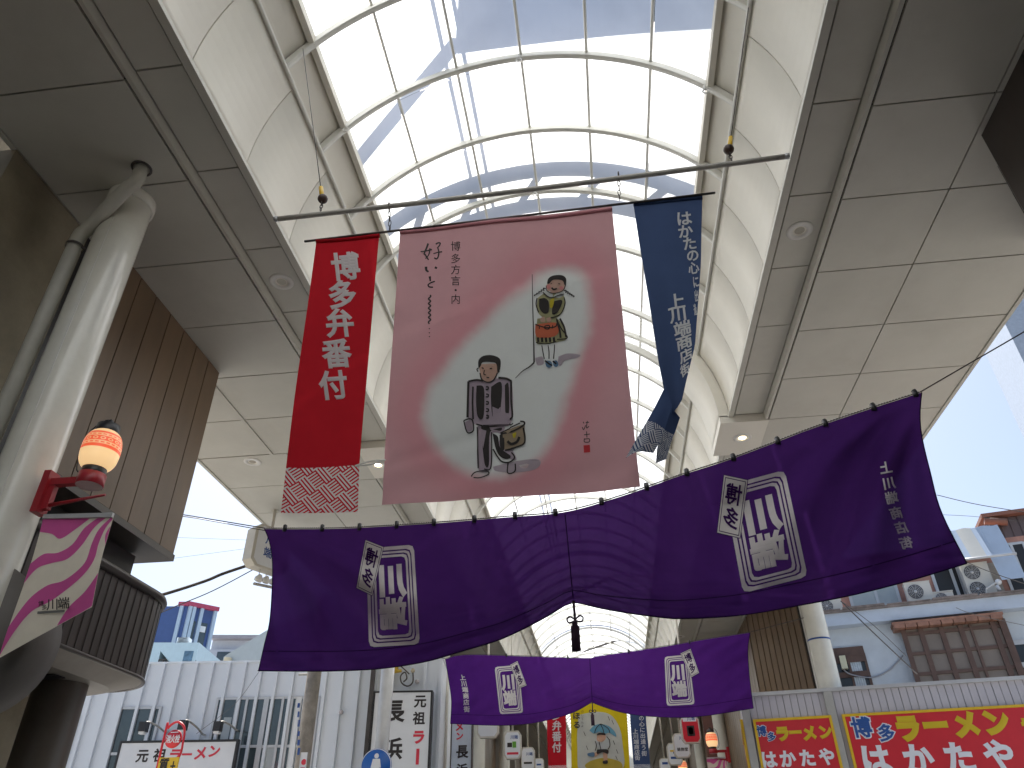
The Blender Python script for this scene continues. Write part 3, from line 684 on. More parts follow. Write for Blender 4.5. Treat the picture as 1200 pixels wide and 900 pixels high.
# ties between red and pink
mb = MB(); p = at(416, 546, y=PY-.02); q = at(452, 539, y=PY-.02); mb.tube(catmull([p, lerp(p, q, .5)+Vector((0, 0, .012)), q], 6), .005, 6); mb.tube(catmull([p, lerp(p, q, .5)+Vector((0, 0, -.012)), q], 6), .005, 6)
tag(mb.build('banner_tie', M_white), 'white cord tying the red banner edge to the pink banner edge', 'cord')

# pink banner
Lp_ = [(469, 269), (461, 380), (453, 490), (446.5, 590)]; Rp_ = [(717, 242.5), (729, 360), (741, 480), (750.5, 566)]
dp = lambda s, t: .020*math.exp(-((t-.93)/.07)**2)*math.sin(9*s+14*t)+.012*math.exp(-((t-.86+.25*s)/.03)**2)*(s < .5)+.035*math.sin(2.6*s-.4)*t+.03*t+.006*math.sin(11*s+5*t)+.004*math.sin(23*s-4*t)*t
pfb = banner_sheet(Lp_, Rp_, 0, 0, PY, dp); pfn = on_banner(pfb, Lp_, Rp_)
t = thing('banner', at(593, 256, y=PY), 'large pink banner with a white patch, ink drawing of two schoolchildren and brush writing', 'banner', 'hanging banners')
NU, NV = 110, 130
mb = MB(); mb.grid(lambda i, j: pfb(i, j), NU, NV)
PATCH = catmull([(600, 348), (630, 322), (660, 314), (684, 322), (692, 350), (688, 390), (674, 432), (657, 480), (642, 518), (616, 546), (578, 556), (538, 546), (508, 520), (496, 485), (507, 448), (535, 412), (568, 376), (600, 348)], 4)
def capsule(u, v):
    d = 1e9; ins = False
    for (x0, y0), (x1, y1) in zip(PATCH, PATCH[1:]):
        L = (x1-x0)**2+(y1-y0)**2
        if L < 1e-9: continue
        k = max(0, min(1, ((u-x0)*(x1-x0)+(v-y0)*(y1-y0))/L)); d = min(d, math.hypot(u-x0-k*(x1-x0), v-y0-k*(y1-y0)))
        if (y0 > v) != (y1 > v) and u < x0+(v-y0)/(y1-y0)*(x1-x0): ins = not ins
    return -d if ins else d
def pink_rgb(u, v):
    n = noise.noise(Vector((u*.03, v*.03, 0)))*6+noise.noise(Vector((u*.12, v*.12, 3)))*2.5
    # lower right side of the patch bulges
    d = capsule(u, v)+n*.6
    k = max(0, min(1, (d+11)/22)); k = k*k*(3-2*k)
    wc, pc = (.60, .62, .60), (.57, .325, .345)
    deep = math.exp(-((d-12)/26)**2)*.15
    pc = (pc[0], pc[1]*(1-deep), pc[2]*(1-deep*.8))
    return tuple(lerp(a, b, k) for a, b in zip(wc, pc))
vc = []
for j in range(NV+1):
    for i in range(NU+1):
        l = interp(Lp_, j/NV); r = interp(Rp_, j/NV); vc.append(pink_rgb(lerp(l[0], r[0], i/NU), lerp(l[1], r[1], i/NU)))
mb.vc = vc
mb.build('cloth', cloth('pink_cloth', (1, 1, 1), .3, attr='print', var=.05), t)
mb = MB(); mb.tube([pfb(k/20, .012)+Vector((0, 0, 0)) for k in range(21)], .016, 8); mb.build('hem', cloth('pink_hem', (.55, .24, .27), .2), t)
# writing
ink = MB()
def gl(ch, u, v, s, b=.0, mi=0, tilt=0): 
    c, sn = math.cos(R(tilt)), math.sin(R(tilt)); put_glyph(ink, ch, lambda x, y: pfn(u+(x*c-y*sn)*s, v-(x*sn+y*c)*s, .004), b, mi, maxlen=.5)
zt8 = lambda x, y: pfn(470+x/5.623, 260+y/5.623, .004)
for P, w in (([(178, 140), (168, 168), (152, 205), (160, 215), (180, 248)], (13, 8)), ([(128, 193), (160, 190), (203, 180)], (7, 10)), ([(190, 172), (182, 212), (160, 240)], (11, 5)), ([(228, 145), (245, 137), (258, 140), (250, 158), (238, 170)], (10, 8)), ([(240, 166), (248, 195), (244, 228), (232, 242), (218, 234)], (9, 9)), ([(212, 208), (240, 200), (270, 196)], (6, 9)),
             ([(163, 292), (166, 315), (180, 326)], (18, 10)), ([(222, 297), (236, 304)], (15, 12)), ([(188, 356), (192, 388)], (16, 9)), ([(222, 390), (196, 398), (177, 412), (186, 425), (210, 428)], (8, 9))): ribbon(ink, zt8, P, w)
ink.build('lettering', M_ink, t); ink = MB()
for ch, v in (('博', 288.5), ('多', 303), ('方', 316), ('言', 329), ('・', 340), ('内', 350.5)): gl(ch, 534, v, 12)
ink.build('lettering', M_ink, t); ink = MB()
ribbon(ink, pfn, [(504, 345)]+[(503.2+1.3*(-1)**k, 347+2.7*k) for k in range(12)]+[(503, 379)], 1.7)
for v in (384.5, 389.3, 393.8): blob(ink, pfn, [(503, v-.8), (503.9, v), (503, v+.8), (502.1, v)])
ink.build('lettering', M_ink, t); ink = MB()
for S in ([(683, 490), (684, 492)], [(682, 496), (683.5, 499), (686, 494)], [(686, 491), (690, 490.5)], [(688, 489), (687, 497), (690, 495)], [(684, 505), (691, 504)], [(687, 501), (687.5, 508)], [(684, 510), (690, 509.5), (690, 513), (684.5, 513), (684.5, 509)]): ribbon(ink, pfn, S, 1.0)
ink.build('signature', M_ink, t)
mb = MB(); mb.add([pfn(683.3, 517), pfn(690.8, 516.3), pfn(691.3, 524.5), pfn(683.8, 525.2)], [(3, 2, 1, 0)]); mb.build('seal', cloth('seal_red', (.58, .06, .07), .2), t)
# drawing: boy with bag (z: 635x900 zoom of 520..640,400..570), girl at the wall corner
LAY = [.0022]
def zm(x, y): return (520+x/5.294, 400+y/5.294)
def zg(x, y): return (590+x/6., 300+y/6.)
C = {'wash': cloth('ink_lilac', (.40, .33, .38), .25), 'skin': cloth('ink_skin', (.52, .34, .27), .25), 'dark': cloth('ink_dark', (.055, .05, .048), .2), 'olive': cloth('ink_olive', (.33, .32, .18), .25),
     'orange': cloth('ink_orange', (.58, .16, .09), .25), 'tan': cloth('ink_tan', (.33, .26, .18), .25), 'blue': cloth('ink_blue', (.13, .22, .33), .25), 'shadow': cloth('ink_shade', (.44, .38, .42), .3), 'rose': cloth('ink_rose', (.6, .25, .25), .25), 'paper': cloth('ink_paper', (.58, .60, .58), .3), 'yellow': cloth('ink_yellow', (.55, .45, .05), .3)}
CK = list(C)
draw = MB()
def fill(pts, c, z, layer=1): blob(draw, lambda x, y: pfn(*z(x, y), .002*layer+.001), pts, CK.index(c))
def line(pts, w, z, c='dark', layer=4):
    w = tuple(x*1.35 for x in w) if isinstance(w, tuple) else w*1.35
    ribbon(draw, lambda x, y: pfn(*z(x, y), .002*layer+.001), pts, w, CK.index(c))
# wall line and floor washes
line([(201, 122), (203, 300), (210, 560), (213, 735)], (3, 8), zg); line([(213, 735), (180, 765), (130, 795), (80, 843)], (8, 3), zg)
fill([(385, 690), (450, 670), (535, 680), (520, 700), (430, 720), (400, 755), (380, 740)], 'shadow', zg); fill([(220, 700), (270, 690), (280, 740), (235, 750)], 'shadow', zg)
fill([(300, 760), (420, 730), (560, 715), (600, 735), (560, 780), (430, 800), (320, 790)], 'shadow', zm)
# boy
fill([(150, 235), (230, 225), (330, 210), (415, 230), (420, 460), (370, 500), (200, 500), (175, 480), (145, 450)], 'wash', zm, 1)
fill([(205, 505), (365, 500), (350, 560), (330, 660), (430, 720), (440, 690), (360, 560), (285, 560), (290, 770), (205, 770)], 'wash', zm, 1)
fill([(218, 130), (335, 125), (330, 180), (300, 225), (270, 238), (240, 225), (222, 180)], 'skin', zm, 2)
fill([(213, 160), (212, 110), (240, 80), (290, 72), (335, 85), (350, 110), (345, 160), (330, 175), (322, 125), (290, 115), (240, 118), (226, 140)], 'dark', zm, 3)
fill([(200, 262), (240, 265), (248, 330), (240, 455), (205, 450), (196, 350)], 'dark', zm, 3); fill([(290, 265), (350, 235), (355, 330), (335, 460), (300, 455), (288, 350)], 'dark', zm, 3)
fill([(375, 255), (398, 250), (400, 420), (378, 435)], 'dark', zm, 3)
fill([(225, 510), (265, 485), (285, 520), (350, 510), (345, 530), (280, 540), (275, 745), (250, 750), (235, 640)], 'dark', zm, 3); fill([(295, 545), (330, 570), (345, 640), (408, 690), (395, 712), (350, 700), (318, 650)], 'dark', zm, 3)
for P, w in (([(222, 185), (232, 222), (268, 240), (305, 225), (330, 180)], 6), ([(150, 240), (200, 228), (240, 232)], 8), ([(150, 240), (147, 340), (143, 460)], 10), ([(178, 270), (175, 370), (178, 470)], 8), ([(335, 210), (380, 214), (418, 232)], 9), ([(415, 232), (414, 340), (420, 450), (385, 462)], 9),
             ([(196, 498), (270, 508), (365, 492)], 6), ([(202, 515), (205, 640), (208, 770)], 6), ([(290, 540), (292, 660), (285, 775), (245, 778)], 6), ([(300, 650), (350, 725), (400, 735), (435, 705), (415, 670)], 7), ([(210, 155), (203, 165), (210, 178)], 5), ([(332, 160), (340, 170), (332, 180)], 5),
             ([(250, 165), (245, 190), (258, 195)], 4), ([(232, 152), (245, 156)], 5), ([(282, 156), (296, 152)], 5), ([(262, 210), (278, 211)], 5), ([(165, 825), (185, 800), (230, 790), (270, 795), (272, 815), (220, 835), (180, 832)], 6), ([(395, 740), (392, 800), (415, 808), (440, 790), (440, 745)], 6),
             ([(120, 480), (155, 468), (175, 480), (178, 535), (140, 548), (120, 480)], 6), ([(390, 470), (410, 500), (425, 490)], 5)): line(P, w, zm)
for yy in (275, 320, 365, 410, 450): line([(258, yy-8), (272, yy-6), (270, yy+8), (256, yy+8)], 6, zm, 'dark', 4)
fill([(125, 490), (150, 475), (172, 485), (172, 530), (140, 540)], 'wash', zm, 2)
fill([(345, 545), (480, 500), (498, 530), (495, 610), (380, 658), (350, 620)], 'tan', zm, 2); fill([(340, 560), (365, 550), (370, 650), (345, 640)], 'dark', zm, 3); fill([(420, 555), (445, 545), (440, 575), (428, 580)], 'yellow', zm, 3)
for P, w in (([(345, 550), (420, 540), (490, 505), (495, 485), (470, 480)], 8), ([(345, 545), (400, 520), (470, 490)], 6), ([(375, 658), (440, 640), (498, 610), (490, 520)], 8), ([(390, 600), (415, 618), (450, 605), (465, 575)], 12)): line(P, w, zm)
# girl
fill([(240, 280), (300, 245), (400, 250), (430, 290), (420, 370), (375, 420), (290, 425), (235, 370)], 'olive', zg, 1)
fill([(235, 425), (375, 425), (445, 560), (375, 590), (300, 600), (225, 590)], 'olive', zg, 1)
fill([(300, 195), (345, 155), (415, 160), (435, 200), (420, 235), (370, 252), (315, 240)], 'skin', zg, 2); fill([(303, 200), (318, 192), (332, 208), (318, 222), (303, 215)], 'rose', zg, 3); fill([(390, 212), (412, 205), (422, 222), (400, 230)], 'rose', zg, 3)
fill([(305, 185), (315, 150), (350, 130), (410, 130), (440, 155), (438, 205), (428, 195), (410, 165), (350, 160), (322, 185)], 'dark', zg, 3)
fill([(275, 245), (330, 235), (345, 275), (305, 270)], 'paper', zg, 2); fill([(350, 275), (385, 245), (425, 262), (390, 285)], 'paper', zg, 2); fill([(325, 300), (355, 292), (345, 350), (325, 350)], 'yellow', zg, 4)
fill([(250, 290), (290, 285), (315, 310), (315, 380), (280, 390), (250, 350)], 'dark', zg, 3); fill([(350, 310), (400, 300), (412, 320), (380, 385), (340, 395)], 'dark', zg, 3)
fill([(255, 425), (285, 415), (290, 450), (262, 450)], 'skin', zg, 3); fill([(300, 425), (330, 420), (330, 450), (305, 450)], 'skin', zg, 3)
fill([(222, 468), (375, 460), (370, 545), (235, 556)], 'orange', zg, 3)
for P, w in (([(222, 468), (290, 490), (360, 488), (376, 462)], 6), ([(250, 500), (250, 478)], 5), ([(340, 500), (345, 475)], 5), ([(290, 480), (320, 478), (318, 500), (290, 498), (290, 480)], 6), ([(235, 285), (228, 330), (245, 385)], 6), ([(425, 285), (432, 330), (400, 400), (330, 425)], 6), ([(275, 245), (310, 275), (340, 285), (385, 270), (425, 262)], 5),
             ([(300, 200), (305, 235), (350, 255), (415, 240), (435, 205)], 4), ([(338, 215), (352, 228), (375, 222)], 8), ([(330, 190), (340, 185)], 4), ([(385, 188), (398, 192)], 4), ([(370, 430), (405, 500), (448, 565), (375, 575)], 6), ([(395, 430), (425, 490), (440, 560)], 10), ([(375, 440), (395, 520), (400, 565)], 10),
             ([(225, 595), (300, 605), (370, 590)], 5), ([(268, 615), (275, 660), (285, 710)], 5), ([(312, 615), (318, 660), (318, 710)], 5), ([(358, 610), (355, 660), (350, 710)], 5)): line(P, w, zg)
for k in range(5): line([(240+28*k, 560), (243+28*k, 592)], 12, zg)
for k in range(5): line([(295-17*k, 222+10*k), (280-16*k, 218+12*k), (284-17*k, 236+9*k)], 6, zg); line([(425+15*k, 240+9*k), (440+14*k, 238+10*k), (436+14*k, 254+8*k)], 6, zg)
fill([(290, 720), (330, 725), (342, 755), (320, 770), (298, 760)], 'blue', zg, 3); fill([(345, 725), (372, 720), (384, 750), (370, 765), (350, 755)], 'blue', zg, 3); line([(290, 722), (320, 745), (340, 755)], 8, zg); line([(345, 725), (370, 745)], 8, zg)
draw.build('ink_drawing', [C[k] for k in CK], t)

# blue banner: folded by the wind
t = thing('banner', at(783, 236, y=PY), 'narrow navy banner twisted by the wind, white characters, fretwork tail, right of the pink one', 'banner', 'hanging banners')
Lb = [(742, 238), (750, 289), (759.5, 341), (771.5, 412), (781, 456), (787, 480)]; Rb = [(823, 229.5), (821, 312), (816, 378), (813, 415), (803, 458), (797, 486)]
db = lambda s, t: .10*math.cos(math.pi*s*1.15)*(t**1.5)+.03*math.sin(7*s+2)*t - .25*t*t*max(0, s-.6)
bb = banner_sheet(Lb, Rb, 0, 0, PY+.02, db); bfn = on_banner(bb, Lb, Rb)
M_bcl = cloth('navy_cloth', (.055, .085, .175), .3); M_bfret = cloth('navy_fretwork', (1, 1, 1), .3, pattern=((.05, .08, .17), (.55, .57, .60), 14.))
mb = MB(); mb.grid(lambda i, j: bb(i, j), 18, 34); mb.build('cloth', M_bcl, t)
mb = MB(); mb.tube([bb(k/10, .008) for k in range(11)], .016, 8); mb.build('hem', M_bcl, t)
mb = MB()
for ch, u, v, s, ws in (('は', 801.5, 256.5, 19, 1), ('か', 803, 272, 18, 1), ('た', 808, 286.5, 18, .95), ('の', 811.5, 301, 17, .9), ('心', 812.5, 316.5, 17, .75), ('に', 815, 334, 17, .45), ('出', 815.5, 352, 17, .28), ('逢', 813.8, 369, 17, .2),
                    ('上', 792, 356, 21, 1), ('川', 794.5, 371.5, 20, 1), ('端', 799, 389, 20, 1), ('商', 801, 406.5, 20, .95), ('店', 803, 424, 19, .75), ('街', 801.5, 443, 19, .5)):
    put_glyph(mb, ch, lambda x, y: bfn(u+(x*ws+.10*-y)*s, v-y*s*.94-x*ws*2., .006), .026, maxlen=.3)
mb.build('lettering', M_wpr, t)
def flap(Lq, Rq, y, dy, fret_v, name):
    fn = banner_sheet(Lq, Rq, 0, 0, y, dy); k = (fret_v-Lq[0][1])/(Lq[-1][1]-Lq[0][1])
    mb = MB(); mb.grid(lambda i, j: fn(i, j*k), 8, 10); mb.build(name, M_bcl, t)
    mb = MB(); mb.grid(lambda i, j: fn(i, k+(1-k)*j), 8, 10, 0, lambda i, j: (i*.25, j*.34)); mb.build('fretwork_tail', M_bfret, t, uv=True)
flap([(780, 452), (768, 476), (758.5, 493), (746, 514), (733, 537)], [(788, 476), (783, 490), (778, 505), (772, 518), (766, 528)], PY-.06, lambda s, t: -.04*math.sin(4*s)*t, 493, 'fold')
flap([(784, 474), (780, 495), (775, 510), (770, 525), (768.5, 543)], [(798, 480), (793, 495), (788, 508), (785, 518), (782, 529)], PY+.03, lambda s, t: .10*s, 503, 'fold')

# ------------------------------------------------------------------ large purple curtain
def curtain(name, frame, top, bot, lft, rgt, label, disp, M, logos, column, mirror, apex, n=(150, 90), ropeL=None, ropeR=None, rope_label='', tassel_label='', tassel_px=None, seam=None, loops=(), loop_sz=.012, px_col=15, ropelen=0.):
    t = thing(name, frame.P(*frame.hit(*top[len(top)//2])), label, 'curtain', 'purple festival curtains across the arcade')
    T = catmull(top, 6); B = catmull(bot, 6); Lf = catmull(lft, 6); Rg = catmull(rgt, 6)
    def pxy(s, q):
        # Coons patch in the plane of the picture of the curtain
        a, b, c, d = interp(T, s), interp(B, s), interp(Lf, q), interp(Rg, q)
        p00, p10, p01, p11 = T[0], T[-1], B[0], B[-1]
        return tuple((1-q)*a[k]+q*b[k]+(1-s)*c[k]+s*d[k]-((1-s)*(1-q)*p00[k]+s*(1-q)*p10[k]+(1-s)*q*p01[k]+s*q*p11[k]) for k in (0, 1))
    def srf(u, v, off=0.):
        o = disp(u, v)+off; a, z = frame.hit(u, v, o); return frame.P(a, z, o)
    mb = MB(); mb.grid(lambda i, j: srf(*pxy(i, j)), n[0], n[1]); mb.build('cloth', M, t)
    mb = MB()
    hem = [srf(*pxy(i/80, .86), .004) for i in range(81)]
    mb.tube(hem, .004, 5); mb.tube([srf(*pxy(i/80, 1)) for i in range(81)], .006, 5); mb.tube([srf(*pxy(0, i/20)) for i in range(21)], .006, 5); mb.tube([srf(*pxy(1, i/20)) for i in range(21)], .006, 5)
    if seam: mb.tube([srf(*lerp2(seam[0], seam[1], i/16), .012) for i in range(17)], .006, 5)
    mb.build('hem_stitching', cloth('purple_hem', (.022, .010, .05), .1), t)
    # prints
    mg = -1 if mirror else 1; PM = [cloth('curtain_white', (.76, .73, .70), .3), cloth('curtain_purple_print', (.05, .016, .10), .3)]
    for quad, tagq in logos:
        mb = MB()
        def q2(x, y, Q): # x,y in 0..1
            return lerp2(lerp2(Q[0], Q[1], x), lerp2(Q[3], Q[2], x), y)
        def ring(Q, d0, d1, ch, mi, off, asp=1.75, nseg=16):
            def loop(d):
                c = ch; X0, X1, Y0_, Y1 = d*asp, 1-d*asp, d, 1-d; cx, cy = c*asp, c
                P = [(X0+cx, Y0_), (X1-cx, Y0_), (X1-cx*.25, Y0_+cy*.25), (X1, Y0_+cy), (X1, Y1-cy), (X1-cx*.25, Y1-cy*.25), (X1-cx, Y1), (X0+cx, Y1), (X0+cx*.25, Y1-cy*.25), (X0, Y1-cy), (X0, Y0_+cy), (X0+cx*.25, Y0_+cy*.25)]
                out = []
                for i in range(len(P)):
                    for k in range(nseg): out.append(lerp2(P[i], P[(i+1) % len(P)], k/nseg))
                return out
            a, b = loop(d0), loop(d1); N = len(a)
            mb.add([srf(*q2(*p, Q), off) for p in a]+[srf(*q2(*p, Q), off) for p in b], [(i, (i+1) % N, N+(i+1) % N, N+i) for i in range(N)], mi)
        ring(quad, 0, .036, .06, 0, .011); ring(quad, .050, .070, .055, 0, .011); ring(quad, .084, .108, .05, 0, .011)
        for ch, cy in (('川', .335), ('端', .67)):
            put_glyph(mb, ch, lambda x, y: srf(*q2(.5+mg*x*.56, cy-y*.33, quad), .011), .060 if ch == '川' else .040, 0, maxlen=.12)
        # tag
        def plate(Q, d, mi, off, asp=2.0, N=12):
            vs = [srf(*q2(lerp(d*asp, 1-d*asp, i/N), lerp(d, 1-d, j/N), Q), off) for j in range(N+1) for i in range(N+1)]
            mb.add(vs, [(j*(N+1)+i, j*(N+1)+i+1, (j+1)*(N+1)+i+1, (j+1)*(N+1)+i) for j in range(N) for i in range(N)], mi)
        plate(tagq, -.012, 1, .016); plate(tagq, 0, 0, .020); plate(tagq, .028, 1, .024); plate(tagq, .042, 0, .028)
        for ch, cy in (('博', .29), ('多', .70)): put_glyph(mb, ch, lambda x, y: srf(*q2(.5+mg*x*.72, cy-y*.38, tagq), .033), .02, 1, maxlen=.2)
        mb.build('crest_print', PM, t)
    mb = MB()
    for i, (ch, u, v) in enumerate(column):
        u2, v2 = column[min(i+1, len(column)-1)][1:]; u1, v1 = column[max(0, i-1)][1:]; dx, dy = u2-u1, v2-v1; L = math.hypot(dx, dy); dx /= L; dy /= L
        rx, ry = (-dy*-1, -dx) ; s = px_col
        # across direction: follow the top edge slope
        sl = (interp(T, .95)[1]-interp(T, .75)[1])/(interp(T, .95)[0]-interp(T, .75)[0]) if mirror else -.02
        ax_, ay_ = 1/math.hypot(1, sl*.5), sl*.5/math.hypot(1, sl*.5)
        put_glyph(mb, ch, lambda x, y: srf(u+mg*x*s*ax_-y*s*dx, v+mg*x*s*ay_-y*s*dy, .010), .03, 0, maxlen=.3)
    mb.build('lettering', PM, t)
    # loops
    for s in loops:
        p = pxy(s, 0); q = srf(*p); mb = MB(); mb.tube([q+Vector((0, 0, -.03)), q+Vector((.004, -.01, .0)), q+Vector((0, 0, .045))], loop_sz, 6); mb.build('loop', M_black, t)
    # rope
    rp = [srf(*pxy(i/60, 0))+Vector((0, 0, .012)) for i in range(61)]
    if ropeL is not None: rp = [ropeL]+rp
    if ropeR is not None: rp = rp+[ropeR]
    rm = MB(); rm.tube(rp, .0065, 6); nk = 260
    if len(loops) > 6:
        for k in range(nk):
            p = interp([tuple(x) for x in rp[1:-1]], (k+.5)/nk); rm.ball(Vector(p)+Vector((0, -.006, .004)), .0062, 4, 1)
    tag(rm.build('rope', [M_dsteel, M_white]), rope_label, 'rope')
    # tassel
    (ua, va), (ub, vb), (uc, vc_) = tassel_px
    A, Bp, Cp = srf(ua, va, .02), srf(ub, vb, .02), srf(uc, vc_, .02); tt = thing('tassel', Bp, tassel_label, 'tassel', 'purple tassels at the curtain centres')
    M_ts = mat('tassel_thread', (.035, .012, .035), .8, var=.3, scale=30, stretch=(1, 1, .1)); L = (Bp-Cp).length
    mb = MB(); mb.tube([A, Bp], L*.035+.003, 6)
    for sg in (-1, 1): mb.tube(catmull([Bp+frame.d*x*sg*L+Vector((0, 0, z*L)) for x, z in ((0, .02), (.16, .13), (.27, .06), (.2, -.06), (.0, .0))], 5), .03*L, 6)
    mb.build('cord', M_ts, tt)
    mb = MB(); mb.lathe(Cp, [(.09*L, 0), (.125*L, .01*L), (.13*L, .5*L), (.115*L, .78*L), (.09*L, .80*L), (.10*L, .86*L), (.06*L, .92*L), (.001, .94*L)], 16)
    for k in range(18): a = 2*math.pi*k/18; mb.tube([Cp+Vector((.13*L*math.cos(a), .13*L*math.sin(a), .76*L)), Cp+Vector((.135*L*math.cos(a), .135*L*math.sin(a), -.02*L))], .012*L, 4)
    mb.build('skirt', M_ts, tt)
    return t
def lerp2(a, b, t): return (a[0]+(b[0]-a[0])*t, a[1]+(b[1]-a[1])*t)
def S5(x0, y0, sc, pts): return [(x0+x/sc, y0+y/sc) for x, y in pts]
def ss(x): x = max(0, min(1, x)); return x*x*(3-2*x)
bot1 = [(303, 786), (350, 786.5), (400, 786), (450, 783), (500, 775), (545, 762), (587, 749), (633, 727), (663, 709), (672, 706), (681, 707), (700, 712), (733, 718), (767, 722.5), (800, 725), (867, 721), (933, 710), (1000, 697), (1067, 680), (1133, 660)]
def boty(u, B):
    for a, b in zip(B, B[1:]):
        if a[0] <= u <= b[0]: return lerp(a[1], b[1], (u-a[0])/(b[0]-a[0]))
    return B[0][1] if u < B[0][0] else B[-1][1]
def disp1(u, v):
    e = (boty(u, bot1)-v)                       # px above the lower edge
    c = abs(u-672)
    near = math.exp(-c/210.)
    g = .075*math.sin(e/2.6+c*.03+1.5*math.sin(c/37.))*math.exp(-max(0, e)/20.)*(.12+near) + .22*ss(e/14.)*math.exp(-max(0, e)/45.)*near
    # folds hang from the two upper corners towards the gathered middle
    r1, f1 = math.hypot(u-306, v-612), math.atan2(v-612, u-306); r2, f2 = math.hypot(1088-u, v-452), math.atan2(v-452, 1088-u)
    sw = .105*math.sin(f1*13+r1*.012+.8*math.sin(r1/40.))*ss((r1-30)/90.)*math.exp(-max(0, r1-230)/110.)*ss((f1-.28)/.15)
    sw += .13*math.sin(f2*12.5-r2*.008+.6+.7*math.sin(r2/50.))*ss((r2-30)/90.)*math.exp(-max(0, r2-200)/120.)*ss((f2-.45)/.2)
    vert = .022*math.sin(u/11.+v/30.)*ss((c-250)/90.)
    belly = .16*math.sin(math.pi*max(0, min(1, e/130.)))
    fine = .014*noise.noise(Vector((u/14., v/30., 0)))+.02*noise.noise(Vector((u/60., v/45., 2)))
    return g+sw+vert+belly*.6+fine
F1 = Frame((-3.95, 8.05, 0), -13.0)
M_pur1 = cloth('purple_cloth', (.060, .017, .132), .42, .011, var=.10)
q45 = lambda pts: S5(300, 600, 4.5, pts)
q47 = lambda pts: S5(800, 530, 4.735, pts)
curtain('festival_curtain', F1,
    [(310, 620), (355, 620), (400, 619.5), (450, 617), (520, 612.5), (590, 606.5), (662, 600), (730, 581), (800, 556.5), (850, 540.5), (900, 522), (950, 503), (1010, 482.5), (1080, 460)],
    bot1, [(310, 620), (316.7, 638), (319.5, 667), (316.7, 724), (310, 755), (303, 786)], [(1080, 460), (1078, 487), (1080.5, 513), (1090, 553), (1103, 600), (1133, 660)],
    'large dark purple curtain seen from behind, mirrored white crests, gathered up in the middle', disp1, M_pur1,
    [(q45([(580, 192), (832, 172), (864, 697), (596, 714)]), q45([(578, 148), (672, 185), (612, 440), (530, 400)])),
     (q47([(226, 190), (566, 98), (694, 690), (335, 782)]), q47([(230, 127), (360, 155), (318, 475), (192, 445)]))],
    [('上', 1038, 548), ('川', 1041.5, 566), ('端', 1045, 583), ('商', 1050, 601), ('店', 1056, 618), ('街', 1061.5, 636)], True, (672, 706),
    ropeL=F1.P(*F1.hit(208, 602)), ropeR=F1.P(*F1.hit(1236, 368)), rope_label='long dark rope from which the large purple curtain hangs between the corner buildings', tassel_label='large purple tassel on a knotted cord at the middle of the big curtain',
    tassel_px=((672, 704), (674, 727), (675.5, 763)), seam=((662, 603), (672, 705)), loops=[.03, .085, .14, .195, .25, .31, .37, .43, .50, .57, .633, .705, .775, .85, .925, .99], loop_sz=.026)

# second curtain
bot2 = [(528, 848), (560, 849.5), (593, 850), (627, 847), (660, 839), (677, 832.5), (690, 825), (694, 823), (698, 825), (725, 834), (755, 839), (800, 841), (833, 838), (883, 830)]
def disp2(u, v):
    e = boty(u, bot2)-v; c = abs(u-694); near = math.exp(-c/90.)
    return .10*math.sin(e/2.6+c*.02)*math.exp(-max(0, e)/13.)*(.2+near)+.25*math.sin(math.pi*max(0, min(1, e/70.)))*.5+.05*noise.noise(Vector((u/25., v/20., 5)))+.12*math.sin((u*.8+v*1.1)/7.5+.8*math.sin(v/17.))*ss((c-100)/60.)
F2 = Frame((-4, 18, 0), -2.0)
q6a = lambda pts: S5(510, 740, 6., pts)
q6b = lambda pts: S5(700, 730, 6., pts)
curtain('festival_curtain', F2,
    [(522, 772.5), (545, 767.5), (610, 769), (660, 770.5), (691, 771), (700, 769), (750, 762), (783, 757), (833, 748.5), (879, 741.5)], bot2,
    [(522, 772.5), (525.5, 795), (529, 820), (528, 848)], [(879, 741.5), (876.5, 760), (878, 790), (883, 830)],
    'smaller bright purple curtain farther off, white crests reading the right way round', disp2, cloth('bright_purple_cloth', (.095, .022, .22), .45, .008, var=.10),
    [(q6a([(418, 250), (588, 235), (618, 572), (455, 582)]), q6a([(527, 235), (578, 208), (642, 378), (590, 400)])),
     (q6b([(472, 238), (642, 222), (685, 572), (488, 584)]), q6b([(585, 215), (655, 182), (715, 350), (660, 382)]))],
    [('上', 542, 794), ('川', 543.7, 801), ('端', 545, 808), ('商', 546, 815.5), ('店', 546.5, 823), ('街', 547, 831)], False, (694, 823), (90, 30),
    ropeL=F2.P(*F2.hit(500, 768)), ropeR=F2.P(*F2.hit(942, 724)), rope_label='thin pale rope holding up the smaller bright purple curtain', tassel_label='small purple tassel below the middle of the farther curtain',
    tassel_px=((694, 822), (694.5, 834), (695, 850)), seam=((691, 772), (694, 822)), loops=[.2, .4, .6, .8], loop_sz=.02, px_col=7)
#__PART2__
# ------------------------------------------------------------------ beyond the crossing: left white building
FW = Frame(at(519, 773, y=19.0), 6.0)     # a runs left (negative) from its right corner
wb = thing('white_building', FW.P(0, 0), 'white ribbed metal clad building with dark windows across the street at left', 'building')
def fx(fr, u, v, off=0): return fr.hit(u, v, off)[0]
def fz(fr, u, v, off=0): return fr.hit(u, v, off)[1]
topz = fz(FW, 519, 773)
mb = MB(); FW.box(mb, -16, 0, 0, topz, -10, 0); FW.box(mb, -16, .02, topz, topz+.05, -10.02, .03); mb.build('wall', M_wall, wb)
a_r = [fx(FW, u, 790) for u in (325, 305.5, 286, 267.5)]; sp_ = (a_r[0]-a_r[-1])/3
mb = MB(); k = -22
while a_r[0]+k*sp_ < -.05:
    a = a_r[0]+k*sp_
    if a > -15.9: FW.box(mb, a-.035, a+.035, 0, topz-.004, .002, .085)
    k += 1
FW.box(mb, -.07, -.003, 0, topz-.002, .003, .09); mb.build('rib', M_wall, wb)
